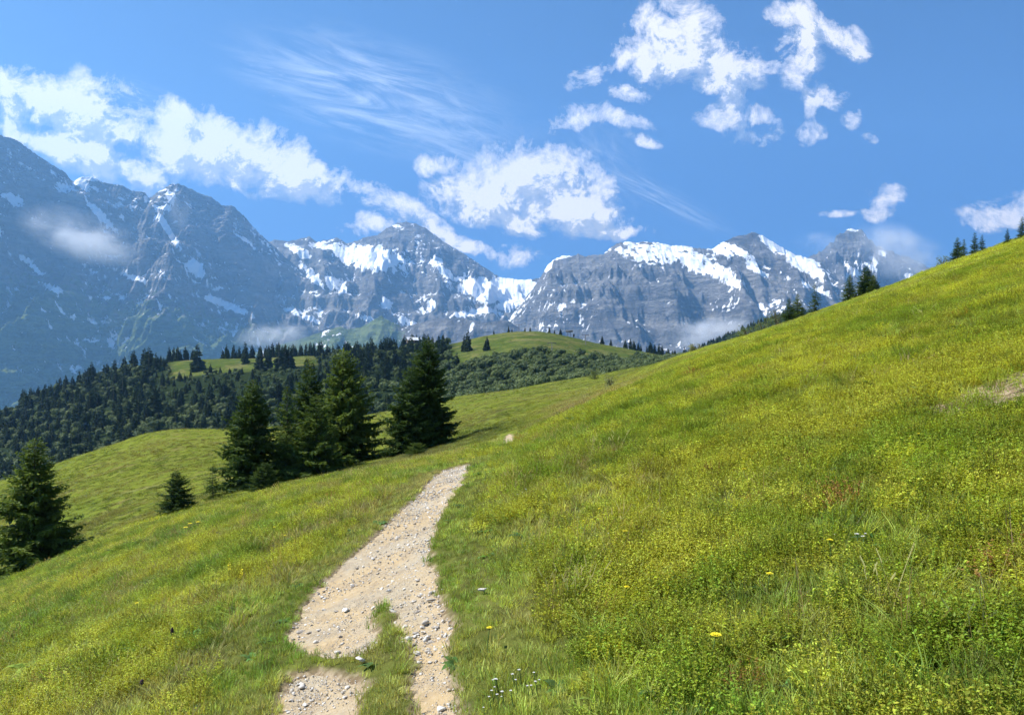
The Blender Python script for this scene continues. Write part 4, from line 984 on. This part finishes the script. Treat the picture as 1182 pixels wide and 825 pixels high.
def pylon(px, Y, h, lab, first=[None]):
    p = at_ground(px, Y)
    r = link(bpy.data.objects.new('lift_pylon', None)); r.location = p; tag(r, lab, 'pylon', 'ski lift pylons')
    m = MB(); m.tube([(0, 0, -.5), (0, 0, h)], [.32, .2], 8); m.build('mast', STEEL, r)
    m = MB(); m.box(-2.6, 2.6, -.15, .15, h-.6, h-.25); arm = m.build('crossarm', STEEL, r)
    for s in (-2.4, 2.4): m = MB(); m.tube([(s, -.9, h-.9), (s, .9, h-.9)], [.22, .22], 8); m.build('roller', STEEL, arm)
hut(); station()
pylon(599, 655, 6.5, 'thin grey ski lift pylon on the knoll top left of the lift station')
pylon(637, 480, 9., 'thin grey ski lift pylon in front of the knoll above the bushes')
pylon(676, 600, 8., 'thin grey ski lift pylon on the knoll flank below the lift station')
# ------------------------------------------------------------------ sky, sun, air, camera
SUN_EL, SUN_AZ = 51., -90.                       # azimuth measured from the view direction, negative = to the left
def build_world():
    w = bpy.data.worlds.new('World'); bpy.context.scene.world = w; w.use_nodes = True
    t = NT(w.node_tree); bg = next(n for n in t.n if n.type == 'BACKGROUND')
    sky = t.node('ShaderNodeTexSky', sky_type='NISHITA')
    sky.sun_disc = False; sky.sun_elevation = R(SUN_EL); sky.sun_rotation = R(SUN_AZ % 360); sky.altitude = 1900
    sky.air_density = .8; sky.dust_density = .15; sky.ozone_density = 1.6
    tc = t.node('ShaderNodeTexCoord').outputs['Generated']
    sep = t.node('ShaderNodeSeparateXYZ'); t.l.new(tc, sep.inputs[0])
    y = t.math('MAXIMUM', sep.outputs[1], .05)
    U = t.math('DIVIDE', sep.outputs[0], y); Vv = t.math('DIVIDE', sep.outputs[2], y)
    cb = t.node('ShaderNodeCombineXYZ'); t.l.new(U, cb.inputs[0]); t.l.new(Vv, cb.inputs[1])
    # cloud field as a group, evaluated twice: at the spot and a little nearer the sun
    g = bpy.data.node_groups.new('cloud_field', 'ShaderNodeTree')
    g.interface.new_socket('Vector', in_out='INPUT', socket_type='NodeSocketVector'); g.interface.new_socket('Density', in_out='OUTPUT', socket_type='NodeSocketFloat')
    q = NT(g); gi = q.node('NodeGroupInput'); go = q.node('NodeGroupOutput'); v = gi.outputs[0]
    # warp
    wn = q.node('ShaderNodeTexNoise'); q.l.new(v, wn.inputs['Vector']); wn.inputs['Scale'].default_value = 7.; wn.inputs['Detail'].default_value = 4
    wv = q.vmath('SCALE', q.vmath('SUBTRACT', wn.outputs['Color'], (.5,.5,.5)).outputs[0]); wv.inputs[3].default_value = .06
    vw = q.vmath('ADD', v, wv.outputs[0]).outputs[0]
    blobs = CLOUDS
    acc = None
    for (bx, by, rx, ry, rot, k) in blobs:
        mp = q.node('ShaderNodeMapping', vector_type='TEXTURE')
        if acc is None: q.l.new(vw, mp.inputs[0])
        else:                                        # keeps the evaluation sequential
            cbn = q.node('ShaderNodeVectorMath', operation='MULTIPLY_ADD'); q.l.new(acc, cbn.inputs[0]); cbn.inputs[1].default_value = (1e-6, 1e-6, 0); q.l.new(vw, cbn.inputs[2])
            q.l.new(cbn.outputs[0], mp.inputs[0])
        mp.inputs[1].default_value = ((bx-CX)/F, (CY-by)/F, 0); mp.inputs[2].default_value = (0, 0, R(-rot)); mp.inputs[3].default_value = (rx/F, ry/F, 1)
        L = q.vmath('LENGTH', mp.outputs[0]).outputs['Value']
        d = q.math('MULTIPLY', q.mr(L, .1, 1.45, 1, 0), k)
        acc = d if acc is None else q.math('SMOOTH_MAX', acc, d, .12)
    n = q.noise(vw, 15., 10, .71, .3); n2 = q.noise(vw, 42., 8, .68)
    n = q.math('ADD', q.math('MULTIPLY', n, .72), q.math('MULTIPLY', n2, .28))
    dens = q.math('ADD', acc, q.math('MULTIPLY', q.math('MULTIPLY', q.math('SUBTRACT', n, .5), 5.4), q.math('MINIMUM', q.math('MULTIPLY', acc, 2.6), 1.)))
    q.l.new(dens, go.inputs[0])
    def field(vec):
        gn = t.node('ShaderNodeGroup'); gn.node_tree = g; t.l.new(vec, gn.inputs[0]); return gn.outputs[0]
    d0 = field(cb.outputs[0])
    sq = t.node('ShaderNodeVectorMath', operation='MULTIPLY_ADD'); t.l.new(d0, sq.inputs[0]); sq.inputs[1].default_value = (1e-6, 1e-6, 0)
    t.l.new(t.vmath('ADD', cb.outputs[0], (-.016, .024, 0)).outputs[0], sq.inputs[2])
    d1 = field(sq.outputs[0])
    a = t.math('POWER', t.mr(d0, .29, .98, 0., 1., False), .9)
    lit = t.mr(t.math('SUBTRACT', d0, d1), -.28, .14)
    ccol = t.mix(lit, (.53,.53,.55), (1.20,1.08,.97))
    # cirrus veil
    def cirrus(bx, by, rx, ry, rot, sx, sy, k):
        mp = t.node('ShaderNodeMapping', vector_type='TEXTURE'); t.l.new(cb.outputs[0], mp.inputs[0])
        mp.inputs[1].default_value = ((bx-CX)/F, (CY-by)/F, 0); mp.inputs[2].default_value = (0, 0, R(-rot)); mp.inputs[3].default_value = (rx/F, ry/F, 1)
        L = t.vmath('LENGTH', mp.outputs[0]).outputs['Value']
        nn = t.noise(t.mapping(mp.outputs[0], scale=(sx, sy, 1)), 1., 8, .64, 1.5)
        return t.math('MULTIPLY', t.math('MULTIPLY', t.mr(L, .15, 1.2, 1, 0), t.mr(nn, .36, .75)), k)
    c = cirrus(440,110,190,66,17,1.2,2.2,.85)
    for p in ((530,150,110,60,28,1.3,2.4,.6),(765,228,100,15,27,1.1,2.,.55),(330,85,70,26,15,1.7,3.,.35),(170,115,60,22,20,1.5,3.,.22),(700,190,60,40,50,1.5,2.2,.35)):
        c = t.math('MAXIMUM', c, cirrus(*p))
    front = t.mr(sep.outputs[1], .08, .2); up = t.mr(sep.outputs[2], -.02, .02)
    S = .05
    sk = t.vmath('SCALE', sky.outputs[0]); sk.inputs[3].default_value = S
    skc = t.mix(1., sk.outputs[0], SKY_TINT, 'MULTIPLY')
    ci = t.node('ShaderNodeRGB'); ci.outputs[0].default_value = (.92*CLOUD_L, .95*CLOUD_L, CLOUD_L, 1)
    skc = t.mix(t.math('MULTIPLY', c, front), skc, ci.outputs[0])
    plain = t.mix(1., sk.outputs[0], SKY_TINT, 'MULTIPLY')
    cl = t.vmath('SCALE', ccol); cl.inputs[3].default_value = CLOUD_L
    skc = t.mix(t.math('MULTIPLY', t.math('MULTIPLY', a, front), up), skc, cl.outputs[0])
    t.l.new(skc, bg.inputs['Color']); bg.inputs['Strength'].default_value = 1.
    # clouds only stand in this quarter of the sky; elsewhere it is clear and cheap to evaluate
    bg2 = t.node('ShaderNodeBackground'); t.l.new(plain, bg2.inputs['Color'])
    au = t.math('ABSOLUTE', U)
    m = t.math('MULTIPLY', t.math('MULTIPLY', t.math('LESS_THAN', au, .9), t.math('GREATER_THAN', sep.outputs[1], .3)), t.math('MULTIPLY', t.math('LESS_THAN', Vv, .62), t.math('GREATER_THAN', Vv, 0.)))
    ms = t.node('ShaderNodeMixShader'); t.l.new(m, ms.inputs[0]); t.l.new(bg2.outputs[0], ms.inputs[1]); t.l.new(bg.outputs[0], ms.inputs[2])
    t.l.new(ms.outputs[0], next(n for n in t.n if n.type == 'OUTPUT_WORLD').inputs[0])
    w.cycles.sampling_method = 'MANUAL'; w.cycles.sample_map_resolution = 512
CLOUD_L = .53; SKY_TINT = (.34,.63,.96)
CLOUDS = [(-60,85,80,36,10,1.),(30,108,85,36,16,1.25),(115,138,90,34,20,1.25),(45,162,75,20,18,1.05),(120,186,85,28,18,1.15),(165,202,36,18,10,1.),
          (215,150,58,42,20,1.25),(270,172,88,46,22,1.35),(335,197,80,34,20,1.25),(250,200,70,26,20,1.0),(200,175,40,30,40,.95),(412,222,40,15,20,.8),(450,240,46,22,20,1.0),(425,264,40,16,-5,.85),(500,266,60,16,30,.85),(545,292,36,11,18,.8),(600,300,36,15,0,.85),
          (505,190,32,15,-5,.95),(560,225,72,34,6,1.2),(620,205,75,42,0,1.25),(650,240,70,34,8,1.25),(580,250,80,22,12,1.05),(705,270,45,12,4,.95),(690,225,30,30,0,.9),
          (690,78,40,16,-25,.85),(720,60,34,22,-20,.8),(670,135,50,18,-8,.9),(700,130,60,14,10,.8),(742,156,26,9,20,.6),(730,105,40,14,0,.65),
          (785,45,62,46,20,1.2),(830,75,50,34,10,1.05),(760,70,44,30,0,.9),(850,135,50,20,15,.95),(845,110,20,30,10,.8),(870,155,40,14,5,.9),(890,80,16,10,0,.7),
          (925,50,34,56,8,1.0),(960,35,50,22,30,.85),(985,58,28,18,35,.8),(910,15,40,22,0,.9),(950,120,30,26,-20,.85),(935,160,22,14,0,.7),(985,145,14,16,50,.55),(1005,165,12,9,0,.5),
          (1022,238,30,22,0,1.15),(960,248,34,6,-6,.6),(1155,250,50,24,-10,1.15),(1190,240,40,26,0,1.1),(315,228,18,8,10,.55),(120,110,60,30,20,.6),(660,250,50,20,0,1.0),(310,105,14,10,30,.3)]
build_world()

sl = bpy.data.lights.new('sun', 'SUN'); sl.energy = 4.8; sl.angle = R(.5); sl.color = (1., .955, .88)
so = link(bpy.data.objects.new('sun', sl))
to_sun = Vector((math.sin(R(SUN_AZ))*math.cos(R(SUN_EL)), math.cos(R(SUN_AZ))*math.cos(R(SUN_EL)), math.sin(R(SUN_EL))))
so.rotation_euler = to_sun.to_track_quat('Z', 'Y').to_euler(); so.location = (0, 0, 50)

def build_haze():
    m = bpy.data.materials.new('air'); m.use_nodes = True; t = NT(m.node_tree)
    for n in list(t.n):
        if n.type == 'BSDF_PRINCIPLED': t.n.remove(n)
    out = next(n for n in t.n if n.type == 'OUTPUT_MATERIAL')
    v = t.node('ShaderNodeVolumePrincipled')
    v.inputs['Color'].default_value = (.27,.57,1.,1); v.inputs['Density'].default_value = HAZE; v.inputs['Anisotropy'].default_value = .3
    t.l.new(v.outputs[0], out.inputs['Volume'])
    x0, x1, y0, y1, z0, z1 = -13800, 13800, -13800, 13800, HZ0, HZ1
    V = [(x, y, z) for z in (z0, z1) for y in (y0, y1) for x in (x0, x1)]
    f = [(0,2,3,1),(4,5,7,6),(0,1,5,4),(2,6,7,3),(0,4,6,2),(1,3,7,5)]
    o = obj('haze', mesh_np('haze', V, np.array(f), m, False)); tag(o, kind='stuff')
HAZE = 6.2e-5
zs = [v.co.z for ob in bpy.data.objects if ob.type == 'MESH' and ob.name.split('.')[0] in ('ground', 'mountain') for v in ob.data.vertices]
HZ0, HZ1 = min(zs)-1, max(zs)+5
build_haze()

def mist(px, py, Y, rx, ry, dens, seed, tilt=0., deep=.5):
    m = bpy.data.materials.new('mist'); m.use_nodes = True; t = NT(m.node_tree)
    for n in list(t.n):
        if n.type == 'BSDF_PRINCIPLED': t.n.remove(n)
    out = next(n for n in t.n if n.type == 'OUTPUT_MATERIAL'); v = t.node('ShaderNodeVolumePrincipled')
    oc = t.node('ShaderNodeTexCoord').outputs['Object']; L = t.vmath('LENGTH', oc).outputs['Value']
    n = t.noise(t.mapping(oc, loc=(seed, 0, 0), scale=(1, 1, .6)), 1.7, 5, .62, .4)
    d = t.math('MULTIPLY', t.mr(L, 1., .25, 0, 1), t.mr(n, .40, .66)); v.inputs['Color'].default_value = (.97,.98,1.,1)
    t.set(v.inputs['Density'], t.math('MULTIPLY', d, dens)); t.l.new(v.outputs[0], out.inputs['Volume'])
    bm = bmesh.new(); bmesh.ops.create_icosphere(bm, subdivisions=3, radius=1.); me = bpy.data.meshes.new('mist'); bm.to_mesh(me); bm.free(); me.materials.append(m)
    o = obj('mist', me); o.location = ((px-CX)/F*Y, Y, (CY-py)/F*Y); o.scale = (rx/F*Y, deep*rx/F*Y, ry/F*Y); o.rotation_euler = (0, R(tilt), 0); tag(o, kind='stuff')
mist(95, 272, 5000, 85, 34, 0.007, 3.1, 18); mist(207, 243, 5300, 17, 34, .006, 8.2); mist(315, 388, 4900, 50, 20, .009, 12.7, -4)
mist(812, 384, 5600, 62, 21, .010, 17.9, -12); mist(1038, 292, 7300, 66, 36, .007, 23.3, 20); mist(950, 280, 7300, 40, 16, .0025, 29.)

cam = bpy.data.cameras.new('camera'); co = link(bpy.data.objects.new('camera', cam))
cam.sensor_fit = 'HORIZONTAL'; cam.sensor_width = 36; cam.lens = 36*F/1182.; cam.clip_start = .1; cam.clip_end = 60000
cam.shift_y = (CY-412.5)/1182.
co.location = (0, 0, 0); co.rotation_euler = (R(90), 0, 0)
sc = bpy.context.scene; sc.camera = co
sc.view_settings.view_transform = 'Standard'; sc.view_settings.look = 'None'; sc.view_settings.gamma = 1.; sc.view_settings.exposure = 1.26
sc.render.engine = 'CYCLES'
cy = sc.cycles; cy.max_bounces = 6; cy.diffuse_bounces = 2; cy.glossy_bounces = 1; cy.transmission_bounces = 3; cy.volume_bounces = 2; cy.transparent_max_bounces = 8
cy.use_adaptive_sampling = True; cy.adaptive_threshold = .02; cy.use_denoising = True; cy.sample_clamp_indirect = 4.
try: cy.denoiser = 'OPENIMAGEDENOISE'
except Exception: pass
